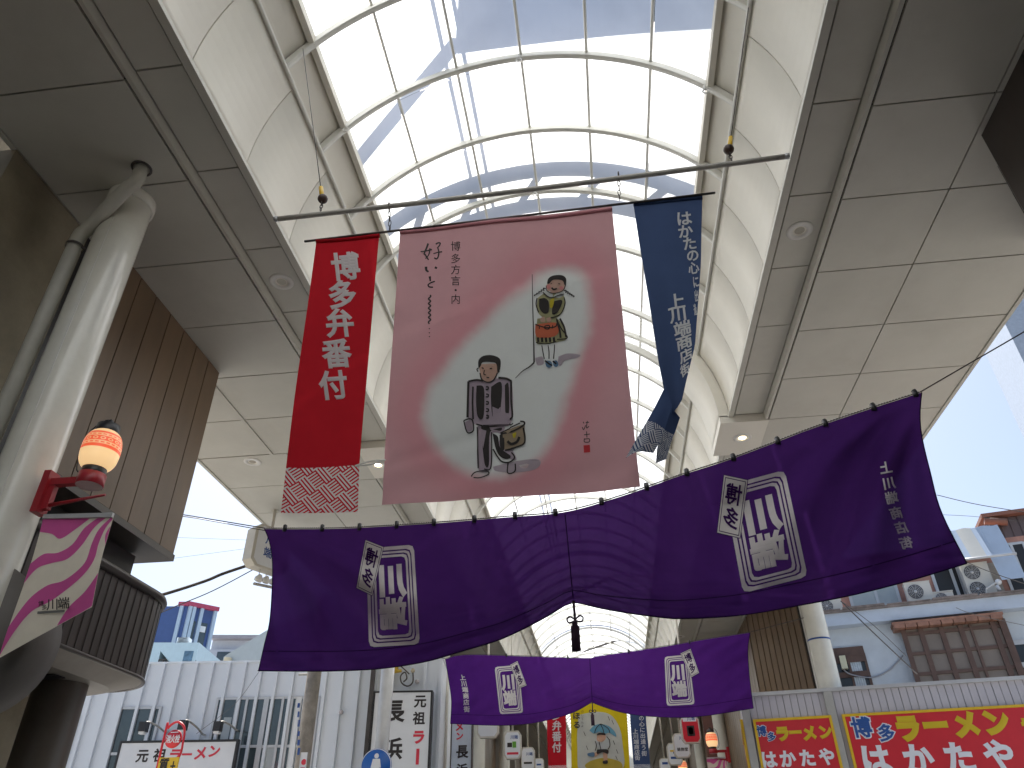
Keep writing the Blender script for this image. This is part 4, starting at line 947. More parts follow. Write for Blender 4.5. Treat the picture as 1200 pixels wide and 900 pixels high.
def window(fr, parent, box_px, mull, off=.0, glass=None, hmull=(), fw_=.06, d=.05, blinds=()):
    (ua, va, ub, vb) = box_px; a0, z1 = fr.hit(ua, va, off); a1 = fr.hit(ub, va, off)[0]; z0 = fr.hit(ub, vb, off)[1]
    mb = MB(); fr.box(mb, a0, a1, z0, z1, off+.003, off+.02); w = mb.build('window', glass or M_glass, parent)
    mb = MB()
    for i, m in enumerate([0, 1]+list(mull)): a = lerp(a0, a1, m); fr.box(mb, a-fw_/2, a+fw_/2, z0-.02, z1+.02, off+.004+.0006*i, off+d+.001*i)
    for i, h in enumerate([0, 1]+list(hmull)): z = lerp(z0, z1, h); fr.box(mb, a0, a1, z-fw_/2, z+fw_/2, off+.0065+.0007*i, off+d-.008+.001*i)
    mb.build('frame', M_alu, w)
    for b0, b1, h0, h1 in blinds:
        mb = MB(); fr.box(mb, lerp(a0, a1, b0), lerp(a0, a1, b1), lerp(z0, z1, h0), lerp(z0, z1, h1), off+.021, off+.028); mb.build('blind', M_glassl, w)
    return w
window(FW, wb, (256, 819, 312, 935), (.12, .42, .62), .0, hmull=(.5,), blinds=((.2, .36, .05, .8),))
window(FW, wb, (315, 818, 374, 935), (.30, .48, .72), .0, hmull=(.5,), blinds=((.05, .28, .1, .5),))
window(FW, wb, (143, 830, 189, 940), (.40, .8), .0, hmull=(.5,))
window(FW, wb, (-40, 856, 30, 940), (.45, .9), .0, glass=mat('blue_glass', (.12, .22, .32), .1, var=.4))
window(FW, wb, (74, 838, 93, 940), (), .0)
mb = MB(); a = fx(FW, 433, 850); FW.box(mb, a-.05, a+.05, 0, topz-.1, .09, .16); mb.build('drain_pipe', M_dsteel, wb)
# little globes and pipe cap on the cladding
for (u, v) in ((401, 835.5), (489.5, 800)):
    p = FW.P(*FW.hit(u, v), .12); mb = MB(); mb.ball(p, .055, 10); mb.tube([p, p-FW.n*.1], .02); tag(mb.build('globe_lamp', mat('globe_glass', (.55, .50, .50), .15)), 'small round globe lamp on the white cladding '+('between the utility pole and the white post' if u < 450 else 'above the tall black framed sign'), 'lamp')
# ornament of looped cable and yellow bracket above the sign
q = lambda u, v: FW.P(*FW.hit(u, v), .2)
t = thing('sign_floodlight', q(470, 787), 'yellow bracketed sign light with looped black cables above the tall sign', 'light')
mb = MB(); mb.tube([q(465, 778), q(465, 790)], .07, 8); mb.tube([q(458, 790), q(472, 788)], .04); mb.build('bracket', M_gold, t)
mb = MB(); mb.tube(catmull([q(458, 790), q(457, 797), q(459, 805)], 6), .02); mb.tube(catmull([q(485, 789), q(485, 801), q(479, 806), (q(472, 802)), q(471, 794), q(476, 790), q(478, 797), q(474, 801)], 6), .018); mb.tube([q(466, 778), q(481, 792)], .015); mb.build('cable', M_dsteel, t)
mb = MB(); mb.ball(q(458, 790), .055, 8); mb.ball(q(485, 788), .055, 8); mb.build('bulb', mat('bulb_glass', (.6, .52, .36), .2), t)

# signs on the white building
def board(name, label, fr, quad, off, mats, depth=.12, frame=.05, cat='sign'):
    ua, va, ub, vb = quad; a0, z1 = fr.hit(ua, va, off); a1 = fr.hit(ub, va, off)[0]; z0 = fr.hit(ub, vb, off)[1]
    t = thing(name, fr.P((a0+a1)/2, z0, off), label, cat)
    mb = MB(); fr.box(mb, a0, a1, z0, z1, off-depth, off-.004); mb.build('panel', mats[0], t)
    mb = MB()
    fr.box(mb, a0-frame, a0, z0-frame, z1+frame, off-depth-.005, off+.01); fr.box(mb, a1, a1+frame, z0-frame, z1+frame, off-depth-.005, off+.01); fr.box(mb, a0, a1, z1, z1+frame, off-depth-.004, off+.009); fr.box(mb, a0, a1, z0-frame, z0, off-depth-.004, off+.009)
    mb.build('frame', mats[1], t); return t
t = board('shop_sign', 'wide white sign reading 元祖ラーメン in black and red brush characters', FW, (143, 871, 276.5, 960), .7, (M_swhite, M_black))
mb = MB(); sign_text(mb, FW, [('元', 167, 885.5, 16), ('祖', 187, 885, 16)], .703, 0, .03); mb.build('lettering', M_ink, t)
mb = MB(); sign_text(mb, FW, [('ラ', 205, 885, 17), ('ー', 219, 884, 15), ('メ', 235, 882.5, 17), ('ン', 251, 880, 16)], .703, 0, .035); mb.build('lettering', M_tred, t)
for u, v, uo, vo, n in ((169, 852, 192, 857, 'leftmost'), (215, 850, 237, 860, 'middle'), (256, 851.5, 276, 855, 'rightmost')):
    t = thing('arm_spotlight', FW.P(*FW.hit(u, v), .9), n+' of the three black spotlights on arms above the wide white sign', 'light', 'arm spotlights over the ramen sign')
    h = FW.P(*FW.hit(u, v, 1.1), 1.1); e = FW.P(*FW.hit(uo, vo, .2), .2); top = FW.P(*FW.hit(u+4, v-6, 1.0), 1.0)
    mb = MB(); mb.tube(catmull([h, top, lerp(top, e, .6)+Vector((0, 0, .03)), e, e-FW.n*.18], 5), .022); mb.build('arm', M_steel, t)
    mb = MB(); FW.box(mb, FW.hit(u, v, 1.1)[0]-.09, FW.hit(u, v, 1.1)[0]+.07, h.z-.10, h.z+.10, 1.0, 1.2); mb.build('lamp_head', M_black, t)
    mb = MB(); FW.box(mb, FW.hit(u, v, 1.1)[0]-.07, FW.hit(u, v, 1.1)[0]+.05, h.z-.15, h.z-.102, 1.02, 1.17); mb.build('lens', M_swhite, t)
t = board('shop_sign', 'tall white sign with black frame reading 元祖ラーメン長浜, half behind the white post', FW, (440, 812, 505, 960), .55, (M_swhite, M_black), .3, .04)
mb = MB(); sign_text(mb, FW, [('長', 461.5, 833, 27), ('浜', 460, 877, 26), ('元', 492.5, 821.5, 15.5), ('祖', 491, 841.5, 15.5)], .553, 0, .03); mb.build('lettering', M_ink, t)
mb = MB(); sign_text(mb, FW, [('ラ', 490.5, 863.5, 17)], .553, 0, .045); a, z = FW.hit(489.3, 887, .553); a1, z1 = FW.hit(489.3, 871, .553); a2, z2 = FW.hit(489, 896, .553)
FW.box(mb, a-.035, a+.035, z2, lerp(z1, z, .4), .54, .555); mb.build('lettering', M_tred, t)

# free standing posts and their signs
t = thing('utility_pole', at(353, 900, y=16.5), 'weathered grey concrete utility pole in front of the white building', 'pole')
pt, pb_ = at(356.5, 700, y=16.5), at(353, 900, y=16.5); pb0 = lerp(pt, pb_, 2.6); 
mb = MB(); mb.tube([(pb_.x, 16.5, 0), (pb_.x+.02, 16.5, 7.0)], [.17, .15], 20); mb.build('shaft', mat('old_concrete', (.30, .27, .23), .85, var=.35, scale=5, dirt=.4), t)
mb = MB(); p = at(363, 790, y=16.4); mb.tube([p+Vector((-.25, 0, 0)), p+Vector((.1, 0, 0))], .025); p2 = at(360, 836, y=16.4); mb.tube([p2+Vector((0, 0, -.9)), p2+Vector((.05, 0, .9))], .018, 6); mb.build('conduit', M_steel, t)
FP = Frame((0, 16.2, 0), 0.)
t = board('pole_sign', 'very narrow white and blue vertical sign strapped to the utility pole', FP, (347.5, 817, 353.5, 950), 0, (M_swhite, M_swhite), .04, .004)
mb = MB()
for i in range(6): a, z = FP.hit(350.3, 824+11*i, .003); FP.box(mb, a-.025, a+.025, z-.09, z+.02*(i % 3), .001, .006)
mb.build('lettering', M_sblue, t)
t = board('pole_sign', 'small white notice with red print low on the utility pole', FP, (353, 882, 360, 960), .05, (M_swhite, M_swhite), .03, .004)
mb = MB(); a, z = FP.hit(356, 893, .053); mb.lathe(FP.P(a, z, .053), [(.0005, 0), (.055, 0)], 16, axis=(0, -1, 0)); FP.box(mb, a-.05, a+.04, z-.3, z-.1, .051, .056); mb.build('print', M_tred, t)
t = thing('sign_post', at(447, 900, y=15.5), 'thick white steel post beside the tall black framed sign', 'post')
p = at(446, 900, y=15.5); mb = MB(); mb.tube([(p.x-.02, 15.5, 0), (p.x, 15.5, 7.39)], .135, 24); mb.build('shaft', mat('white_post', (.55, .55, .54), .3, dirt=.15, coat=.3), t)
t = thing('pedestrian_sign', at(441, 898, y=15.2), 'round blue road sign with a white walking figure on the white post', 'sign')
c = at(440.5, 897.5, y=15.2); mb = MB(); mb.lathe(c, [(.0005, 0), (.30, 0), (.305, .012), (.30, .02), (.0005, .02)], 32, axis=(0, 1, 0)); mb.build('disc', mat('sign_blue_bright', (.015, .11, .42), .35), t)
mb = MB(); ff = lambda x, y: c+Vector((x, -.004, y)); mb.lathe(ff(0, .17), [(.0005, 0), (.045, 0)], 16, axis=(0, -1, 0)); mb.add([ff(-.07, .12), ff(.07, .12), ff(.10, -.03), ff(.06, -.04), ff(.05, -.24), ff(-.05, -.24), ff(-.06, -.04), ff(-.10, -.03)], [(0, 7, 6, 5, 4, 3, 2, 1)]); mb.build('figure', M_swhite, t)
mb = MB(); mb.lathe(c+Vector((0, -.002, 0)), [(.285, 0), (.298, 0)], 32, axis=(0, -1, 0)); mb.build('rim', M_swhite, t)
# fire hydrant sign
t = thing('hydrant_sign', at(203, 866, y=15), 'round red hydrant sign reading 消火栓 inside a red hoop', 'sign')
c = at(203.5, 866, y=15); FH = Frame((c.x, 15, 0), 12.)
mb = MB(); mb.tube(catmull([(c.x-.21, 15, 0), (c.x-.21, 15, c.z-.05), (c.x-.17, 15, c.z+.20), (c.x, 15, c.z+.31), (c.x+.17, 15, c.z+.20), (c.x+.21, 15, c.z-.05), (c.x+.17, 15, c.z-.35), (c.x-.21, 15, c.z-.45)], 6), .022, 8); mb.build('hoop', M_sred, t)
mb = MB(); mb.lathe(c+Vector((0, -.02, 0)), [(.0005, 0), (.165, 0), (.165, .03), (.0005, .03)], 32, axis=(0, 1, 0)); mb.build('disc', M_sred, t)
mb = MB()
for ch, dx in (('消', -.095), ('火', 0), ('栓', .095)): put_glyph(mb, ch, lambda x, y: c+Vector((dx+x*.10, -.026, y*.15)), .03)
mb.add([c+Vector((x, -.025, z)) for x, z in ((-.08, .11), (.08, .11), (.08, .125), (-.08, .125))], [(0, 1, 2, 3)])
mb.build('lettering', M_swhite, t)
t = thing('yellow_plate', at(196, 894, y=14.95), 'small yellow plate with a black character below the round hydrant sign', 'sign')
c2 = at(196, 899, y=14.93); mb = MB(); mb.box(c2.x-.2, c2.x+.2, 14.93, 14.96, c2.z-.25, c2.z+.17); mb.build('panel', M_syel, t)
mb = MB(); put_glyph(mb, '質', lambda x, y: Vector((c2.x-.08+x*.2, 14.925, c2.z+.06+y*.2)), .03); mb.box(c2.x+.06, c2.x+.16, 14.925, 14.929, c2.z+.0, c2.z+.03); mb.box(c2.x+.10, c2.x+.12, 14.924, 14.928, c2.z-.1, c2.z+.1); mb.build('lettering', M_ink, t)

# hanging lightbox at the roof edge and floodlights below it
OCT = [(-.5, -.36), (-.36, -.5), (.36, -.5), (.5, -.36), (.5, .36), (.36, .5), (-.36, .5), (-.5, .36)]
M_box = mat('cream_box', (.60, .57, .49), .4, var=.1, dirt=.3)
def lightbox(c, w, h, d, yaw, label, face=None, texts=(), rod=None, accents=()):
    t = thing('lightbox_sign', c, label, 'sign', 'octagonal hanging shop signs')
    c = Vector(c); dx = Vector((math.cos(R(yaw)), math.sin(R(yaw)), 0)); n = Vector((dx.y, -dx.x, 0))
    P = lambda x, y, o: c+dx*(x*w)+Vector((0, 0, y*h))+n*o
    mb = MB(); mb.slab([P(x, y, d/2) for x, y in OCT], -n*d); mb.build('case', M_box, t)
    mb = MB(); mb.add([P(x*.86, y*.9, d/2+.004) for x, y in OCT], [tuple(range(8))]); mb.build('face', face or M_swhite, t)
    if texts:
        for col in {x[4] for x in texts}:
            mb = MB()
            for ch, x, y, s, cc_ in texts:
                if cc_ == col: put_glyph(mb, ch, lambda gx, gy: P(x, y, d/2+.008)+dx*gx*s+Vector((0, 0, gy*s)), .02)
            mb.build('lettering', {'k': M_ink, 'b': M_sblue, 'r': M_tred, 'g': mat('green_print', (.12, .35, .03), .5)}[col], t)
    for x0, x1, y0, y1, mm in accents:
        mb = MB(); mb.slab([P(x0, y0, d/2+.006), P(x1, y0, d/2+.006), P(x1, y1, d/2+.006), P(x0, y1, d/2+.006)], n*.002); mb.build('print', mm, t)
    if rod: mb = MB(); mb.tube([P(0, .5, 0), (c.x, c.y, rod)], .03, 8); mb.lathe((c.x, c.y, rod), [(.07, -.01), (.07, 0)], 14); mb.build('hanger', M_box, t)
    return t
p = at(313, 645, y=12.4)
lightbox((p.x+.02, 12.4, p.z), .85, .80, .24, 62, 'cream octagonal sign box hanging behind the upper left corner of the big curtain', texts=(('川', -.1, .18, .2, 'b'), ('端', -.1, -.12, .2, 'b')), rod=7.385)
t = thing('floodlight_bar', at(312, 682, y=12.4), 'row of small floodlights on a bar below the hanging sign box', 'light')
q0, q1 = at(298, 684, y=12.2), at(322, 689, y=12.9)
mb = MB(); mb.tube([q0, q1], .03, 6)
for k in range(3):
    p = lerp(q0, q1, (k+.35)/3); mb.tube([p+Vector((0, 0, .08)), p+Vector((0.02, 0, .36))], .008, 5)
mb.build('bar', M_steel, t)
for k in range(3):
    p = lerp(q0, q1, (k+.35)/3); mb = MB(); mb.lathe(p+Vector((0, 0, .06)), [(.0005, 0), (.07, .0), (.075, .05), (.03, .12), (.0005, .13)], 14, axis=(.5, -.3, .75)); mb.build('lamp_head', M_white, t)
# wires across the left gap of sky
for i, (pts, r, lab) in enumerate((
    ([(150, 600, 11), (214, 605, 11), (262, 613, 11.5), (312, 622, 12)], .008, 'thin blue grey wire, uppermost in the gap of sky at left'),
    ([(120, 716, 11), (190, 697, 11.5), (240, 681, 12), (262, 672, 12.2), (298, 660, 12.4)], .028, 'thick sagging black cable in the gap of sky at left'),
    ([(120, 748, 13), (200, 713, 13), (250, 692, 13), (303, 664, 12.6)], .010, 'straight thin dark wire just below the thick cable at left'),
    ([(150, 627, 14), (212, 630, 14), (295, 633, 14)], .003, 'faint hair thin wire in the middle of the left gap of sky'),
    ([(120, 665, 14), (205, 654, 14), (295, 642, 14)], .003, 'faint hair thin wire rising to the right in the left gap of sky'),
    ([(230, 860, 16), (275, 825, 16), (303, 788, 15), (302, 786, 8.1)], .004, 'thin guy line from the lower left corner of the big curtain'))):
    mb = MB(); mb.tube(catmull([tuple(at(u, v, y=y)) for u, v, y in pts], 6), r, 6); tag(mb.build('overhead_wire', M_dsteel), lab, 'wire')

# ------------------------------------------------------------------ far buildings at left
FT = Frame(at(218, 720, y=60), -42.)    # tower: corner edge at 218; right face
c0 = at(221, 707, y=60)
t = thing('blue_tower', (c0.x, 60, 0), 'blue tower block with red roof edge and pale balconies far off at left', 'building')
M_tb = mat('tower_blue', (.055, .10, .26), .5, var=.08); M_tp = mat('tower_pale', (.40, .50, .62), .5, var=.06); M_tl = mat('tower_light', (.50, .66, .74), .5, var=.06)
FA = Frame((c0.x, 60, 0), 8.); FB = Frame((c0.x, 60, 0), 50.)
aw_ = FB.hit(247, 735)[0]; al = FA.hit(150, 715)[0]; zt = c0.z
pr = [FA.P(al, 0), FA.P(0, 0), FB.P(aw_, 0), FB.P(aw_, 0)+FA.d*al]
mb = MB(); mb.prism([(p.x, p.y) for p in pr], 0, zt-.25); mb.build('wall', M_tb, t)
mb = MB(); FB.box(mb, -.1, aw_+.3, zt-.25, zt+.1, -.3, .35); FA.box(mb, -.8, .3, zt-.24, zt+.09, -.3, .2); mb.build('roof_edge', mat('tower_red', (.42, .06, .12), .5), t)
mb = MB()
for a in (0.05, .28*aw_*.6, aw_*.46, aw_*.97): FB.box(mb, a, a+.28, 0, zt-.26, .01, .28)
for a in (-.6,): FA.box(mb, a, a+.3, 0, zt-.26, .01, .2)
mb.build('pilaster', M_tp, t)
for k in range(5):
    z1 = zt-1.2-k*4.2
    for a0, a1 in ((.22, .42), (.55, .85)):
        mb = MB(); FB.box(mb, a0*aw_, a1*aw_, z1-2.6, z1-.2, .012, .05); w = mb.build('window', M_glass, t)
        mb = MB(); FB.box(mb, a0*aw_, a1*aw_, z1-3.6, z1-2.62, .012, .3); mb.build('balcony', M_tp, t)
    mb = MB(); FB.box(mb, .6*aw_, .8*aw_, z1-1.0, z1-.5, .06, .12); mb.build('air_unit', M_swhite, t)
# pale block with outside stair in front of it
t = thing('pale_stair_building', at(195, 770, y=52), 'pale turquoise building with an open outside stair below the blue tower', 'building')
FS = Frame((at(230, 760, y=52).x, 52, 0), 10.)
aL = FS.hit(150, 760)[0]; zT = FS.hit(225, 753)[1]; aR = FS.hit(232, 760)[0]
a1_, z1_ = FS.hit(188, 763); a2_, z2_ = FS.hit(209, 786); zl = FS.hit(190, 792)[1]
mb = MB(); FS.box(mb, aL, a1_, 0, zT, -6, 0); FS.box(mb, a1_, aR, z1_, zT, -6, 0.002)
mb.slab([FS.P(a1_, z1_), FS.P(aR-1.2, z1_), FS.P(aR-1.2, z2_), FS.P(a2_, z2_)][::-1], -FS.n*.4)
FS.box(mb, aR-1.2, aR, 0, z1_, -6, .001); FS.box(mb, a1_, aR-1.2, 0, zl, -6, 0.0); mb.build('wall', M_tl, t)
mb = MB(); FS.box(mb, a1_, aR-1.2, zl, z1_, -5.9, -3.); mb.build('stair_recess', mat('recess_grey', (.30, .31, .32), .7), t)
mb = MB()
for k in range(9): FS.box(mb, lerp(a1_, a2_+1, k/8), lerp(a1_, a2_+1, k/8)+.06, zl, zl+1.1, -.1, -.04)
FS.box(mb, a1_, a2_+1, zl+1.08, zl+1.16, -.12, -.02); FS.box(mb, a1_, a1_+1.4, zl, zl+.7, -.4, -.2); mb.build('railing', M_dsteel, t)
mb = MB(); FS.box(mb, aR-.9, aR-.25, zl-2, zT-.6, .003, .03); mb.build('window', mat('blue_glass', (.12, .22, .32), .1), t)
mb = MB()
for k in range(6): a = lerp(aL+3.2, aR-2, k/5); FS.box(mb, a, a+.7, zT, zT+.35+.25*(k % 2), -1.6, -.9)
mb.build('roof_vent', M_swhite, t)
# grey building with sloping side
t = thing('long_grey_building', at(270, 770, y=80), 'long pale grey building with a row of rooftop windows behind the gable', 'building')
FG = Frame((at(245, 770, y=80).x, 80, 0), 10.); a0 = FG.hit(243, 770)[0]; a1 = FG.hit(330, 770)[0]+14
mb = MB(); zA = FG.hit(260, 749)[1]; zB = FG.hit(260, 761)[1]; zC = FG.hit(260, 763.5)[1]
FG.box(mb, a0-1, a1, 0, zB, -12, 0); FG.box(mb, a0, a1, zC, zA, -12, -.6); mb.build('wall', mat('pale_grey_wall', (.52, .55, .60), .6, var=.05), t)
mb = MB(); FG.box(mb, a0, a1, zA, zA+.4, -12.2, .3); mb.build('roof', mat('mauve_grey', (.36, .35, .38), .6), t)
for k in range(14):
    mb = MB(); z = FG.hit(250, 776)[1]; FG.box(mb, a0+1+k*2.2, a0+2.6+k*2.2, z-1, z+1.1, .01, .06); mb.build('window', M_glass, t)
t = thing('gable_building', at(290, 770, y=40), 'blank blue grey gable wall rising to the right behind the white building', 'building')
FQ = Frame((at(262, 790, y=40).x, 40, 0), 8.); q = lambda u, v: FQ.hit(u, v)
P5 = [q(262, 820), q(262, 770), q(266, 767), q(312, 739), (q(312, 739)[0]+5, q(312, 739)[1]+2.3), (q(312, 739)[0]+5, q(312, 820)[1])]
mb = MB(); mb.slab([FQ.P(P5[0][0], 0)]+[FQ.P(*p) for p in P5[1:5]]+[FQ.P(P5[4][0], 0)], -FQ.n*10); mb.build('wall', mat('gable_grey', (.40, .45, .47), .7, var=.06), t)
mb = MB(); mb.tube(catmull([FQ.P(*q(260, 800), .2), FQ.P(*q(261, 788), .2), FQ.P(*q(266, 781), .2), FQ.P(*q(269, 772), .2)], 5), .22, 10); mb.build('duct', mat('cream_duct', (.62, .55, .38), .5), t)

# ------------------------------------------------------------------ right: ramen kiosk
FK = Frame(at(870, 830, y=18.8), -8.5)
t = thing('ramen_shop', FK.P(0, 0), 'single storey ramen shop with grey corrugated fascia and large red signs at lower right', 'shop')
kz = FK.hit(1000, 804.5)[1]; aR_ = FK.hit(1290, 800)[0]
mb = MB(); FK.box(mb, .02, aR_, 0, kz-.08, -5, -.06)
M_cor = mat('corrugated_lilac_grey', (.52, .51, .56), .45, var=.06, scale=1.2, dirt=.15)
mb.build('wall', mat('kiosk_wall', (.30, .29, .30), .6), t)
mb = MB(); k = 0
while k*.155 < aR_: FK.box(mb, k*.155+.006, (k+1)*.155-.006, 1., kz-.07, -.058, -.02-.006*(k % 2)); k += 1
mb.build('corrugated_fascia', M_cor, t)
mb = MB(); FK.box(mb, -.04, aR_, kz-.075, kz, -5, .04); mb.build('coping', M_alu, t)
mb = MB()
a = FK.hit(980.5, 860)[0]; FK.box(mb, a-.09, a+.09, 0, kz-.08, -.015, .05); FK.box(mb, -.02, .14, 0, kz-.08, -.016, .04); mb.build('post', mat('post_grey', (.42, .42, .40), .5), t)
mb = MB()
for k in range(30): mb.hexa([FK.P(-.03+0, 1, -.06-k*.16-.15), FK.P(.02, 1, -.06-k*.16-.15), FK.P(.02, 1, -.06-k*.16), FK.P(-.03, 1, -.06-k*.16), FK.P(-.03, kz-.09, -.06-k*.16-.15), FK.P(.02, kz-.09, -.06-k*.16-.15), FK.P(.02, kz-.09, -.06-k*.16), FK.P(-.03, kz-.09, -.06-k*.16)])
mb.build('side_fascia', M_cor, t)
M_hw = mat('letter_white', (.76, .78, .84), .45, var=.03); M_hy = mat('letter_yellow', (.62, .45, .01), .45, var=.03); M_hb = mat('letter_blue', (.02, .09, .33), .45)
WS[0] = .96
def ramen_sign(name, label, quad, r1, r2, off=.06):
    ua, va, ub, vb = quad
    t = board(name, label, FK, quad, off, (M_sred, M_syel), .06, .055)
    mb = MB(); sign_text(mb, FK, r1[:2], off+.002, 0, .09); mb.build('letter_outline', M_hw, t)
    mb = MB(); sign_text(mb, FK, r1[:2], off+.014, 0, .03); mb.build('lettering', M_hb, t)
    mb = MB(); sign_text(mb, FK, r1[2:], off+.003, 0, .075); mb.build('lettering', M_hy, t)
    mb = MB(); sign_text(mb, FK, r2, off+.003, 0, .045); mb.build('lettering', M_hw, t)
    return t
ramen_sign('shop_sign', 'smaller red and yellow sign reading 博多ラーメン はかたや, next to the far columns', (885.5, 846, 972.5, 985),
    [('博', 892.5, 856.5, 12.5), ('多', 904, 863, 11), ('ラ', 917, 859.5, 18), ('ー', 932, 858, 17), ('メ', 948.5, 859, 18), ('ン', 967, 857.5, 17)],
    [('は', 901, 890, 21), ('か', 923, 889, 21), ('た', 946, 888, 21), ('や', 969, 886.5, 21)])
ramen_sign('shop_sign', 'large red and yellow sign reading 博多ラーメン はかたや at the lower right edge', (990, 840, 1300, 985),
    [('博', 1009.5, 852, 25, 0), ('多', 1038.5, 858.5, 21), ('ラ', 1064, 853, 32), ('ー', 1096, 849.5, 32), ('メ', 1132, 848.5, 32), ('ン', 1167, 846, 32), ('ラ', 1206, 850, 20)],
    [('は', 1026, 890, 38), ('か', 1076, 889, 38), ('た', 1124, 887, 38), ('や', 1171, 884.5, 38)])
WS[0] = 1.
# side sign
t = thing('side_sign', FK.P(-.08, kz-1.6, -2.), 'narrow red and yellow sign on the left flank of the ramen shop', 'sign')
def sd(b, z, o=.0): return FK.P(-.035-o, z, -b)
mb = MB(); z0, z1 = 1.2, kz-.62; mb.slab([sd(.3, z0), sd(.3, z1), sd(3.8, z1), sd(3.8, z0)], -FK.d*.04); mb.build('panel', M_sred, t)
mb = MB(); mb.slab([sd(.3, z1, .001), sd(.3, z1+.10, .001), sd(3.8, z1+.10, .001), sd(3.8, z1, .001)], -FK.d*.06); mb.slab([sd(.2, z0, .001), sd(.2, z1+.1, .001), sd(.299, z1+.1, .001), sd(.299, z0, .001)], -FK.d*.06); mb.build('frame', M_syel, t)
mb = MB()
for ch, b, s, zz in (('ラ', 2.6, .5, -.4), ('ー', 1.95, .5, -.4), ('メ', 1.3, .5, -.4), ('ン', .7, .5, -.4)): put_glyph(mb, ch, lambda x, y: sd(b-x*s, z1+zz+y*s, .043), .06)
mb.build('lettering', M_hy, t)
mb = MB()
for ch, b in (('は', 3.1), ('か', 2.3), ('た', 1.5), ('や', .75)): put_glyph(mb, ch, lambda x, y: sd(b-x*.75, z1-1.2+y*.75, .043), .06)
mb.build('lettering', M_hw, t)

# ------------------------------------------------------------------ right: pale blue house above the shop
FHs = Frame(at(1075, 760, y=24.5), -13.)
h = thing('blue_house', FHs.P(0, 0), 'pale blue rendered two storey house with wooden lattice window above the ramen shop', 'building')
hx = lambda u, v, o=0: FHs.hit(u, v, o)
zp = hx(1075, 713)[1]; zu = hx(1075, 728)[1]
mb = MB(); aL = hx(945, 760)[0]; aR = hx(1300, 760)[0]
FHs.box(mb, aL, aR, 0, zu, -7, 0); mb.build('wall', mat('blue_render', (.56, .62, .67), .75, var=.10, scale=1.5, bump=.1, dirt=.25), h)
mb = MB(); FHs.box(mb, aL-.2, aR, zu+.002, zp, -7.5, .42); mb.build('parapet', mat('pale_blue_parapet', (.50, .57, .66), .7, var=.06, dirt=.15), h)
mb = MB(); FHs.box(mb, aL-.25, aR, zp+.002, zp+.07, -7.5, .5)
k = 0
while aL+k*1.3 < aR: FHs.box(mb, aL+k*1.3+.02, aL+k*1.3+1.25, zp+.075, zp+.11+.03*(k % 2), .1, .52); k += 1
mb.build('parapet_cap', mat('rust_cap', (.24, .20, .18), .7, var=.5, scale=3), h)
# small window with curtains
a0, z1 = hx(971, 770); a1, z0 = hx(1024, 812)
mb = MB(); FHs.box(mb, a0, a1, z0-.3, z1, .003, .03); w = mb.build('window', mat('window_dark', (.02, .022, .025), .15), h)
mb = MB()
for i, (x0, x1, y0, y1) in enumerate(((-.03, .03, -.1, 1.02), (.97, 1.04, -.1, 1.02), (-.03, 1.03, .42, .56), (-.03, 1.03, .97, 1.2), (.50, .56, .0, 1.))): FHs.box(mb, lerp(a0, a1, x0), lerp(a0, a1, x1), lerp(z0, z1, y0), lerp(z0, z1, y1), .031+.001*i, .08+.002*i)
FHs.box(mb, lerp(a0, a1, .02), a1, lerp(z0, z1, .80), lerp(z0, z1, .97), .036, .075); mb.build('frame', mat('wood_brown', (.11, .065, .05), .6, var=.3), w)
mb = MB(); nfold = 18
for lo, hi in ((.0, .42), (.57, .86)):
    vs = []
    for i in range(nfold+1):
        for z in (lo, hi): vs.append(FHs.P(lerp(a0, a1, .56+.3*i/nfold), lerp(z0, z1, z), .045+.012*math.sin(i*1.7)))
    mb.add(vs, [(2*i, 2*i+2, 2*i+3, 2*i+1) for i in range(nfold)], smooth=True)
mb.build('curtain', mat('net_curtain', (.48, .55, .60), .8, var=.2, scale=6), w)
t = thing('outdoor_box', FHs.P(*hx(988, 776), .1), 'cream electrical box over the small curtained window of the blue house', 'box')
a0, z1 = hx(983, 769, .2); a1, z0 = hx(994, 783.5, .2); mb = MB(); FHs.box(mb, a0, a1, z0, z1, .09, .26); mb.build('case', mat('cream_case', (.62, .60, .42), .5), t)
mb = MB(); mb.tube(catmull([FHs.P(*hx(988, 784, .2), .18), FHs.P(*hx(997, 790, .2), .16), FHs.P(*hx(1022, 794, .1), .10), FHs.P(*hx(1042, 785, .1), .06), FHs.P(*hx(1058, 768, .1), .05)], 6), .022, 6); mb.build('cable', mat('grey_cable', (.34, .34, .36), .6), t)
# wooden lattice window bay
lw = thing('lattice_bay', FHs.P(*hx(1110, 770)), 'brown wooden lattice window bay with copper hood on the blue house', 'window bay')
a0 = hx(1060, 745, .35)[0]; a1 = hx(1177, 745, .35)[0]; z1 = hx(1115, 733, .35)[1]; z0 = hx(1115, 812, .35)[1]
mb = MB(); FHs.box(mb, a0, a1, z0, z1, .005, .30); mb.build('screen', mat('dusty_screen', (.20, .17, .145), .6, var=.2, scale=1.2), lw)
mb = MB()
M_wood = mat('wood_brown', (.11, .065, .05), .6, var=.3)
for i, f in enumerate((0, .185, .30+.10, .60, .70, .93)): 
    a = lerp(a0, a1, f); wd = .07 if i not in (4,) else .035; FHs.box(mb, a-wd, a+wd, z0, z1, .30, .36+.002*i)
FHs.box(mb, a1-.02, a1+.16, z0-.2, z1+.05, .1, .40)
for i, f in enumerate((.02, .31, .62, .93)): FHs.box(mb, a0, a1, lerp(z0, z1, f)-.045, lerp(z0, z1, f)+.045, .301, .345+.002*i)
mb.build('lattice', M_wood, lw)
mb = MB(); k = 0
n_ = 9
for k in range(n_): FHs.box(mb, lerp(a0-.25, a1+.1, k/n_), lerp(a0-.25, a1+.1, (k+.93)/n_), z1+.01, z1+.12, .0, .62-.02*(k % 2))
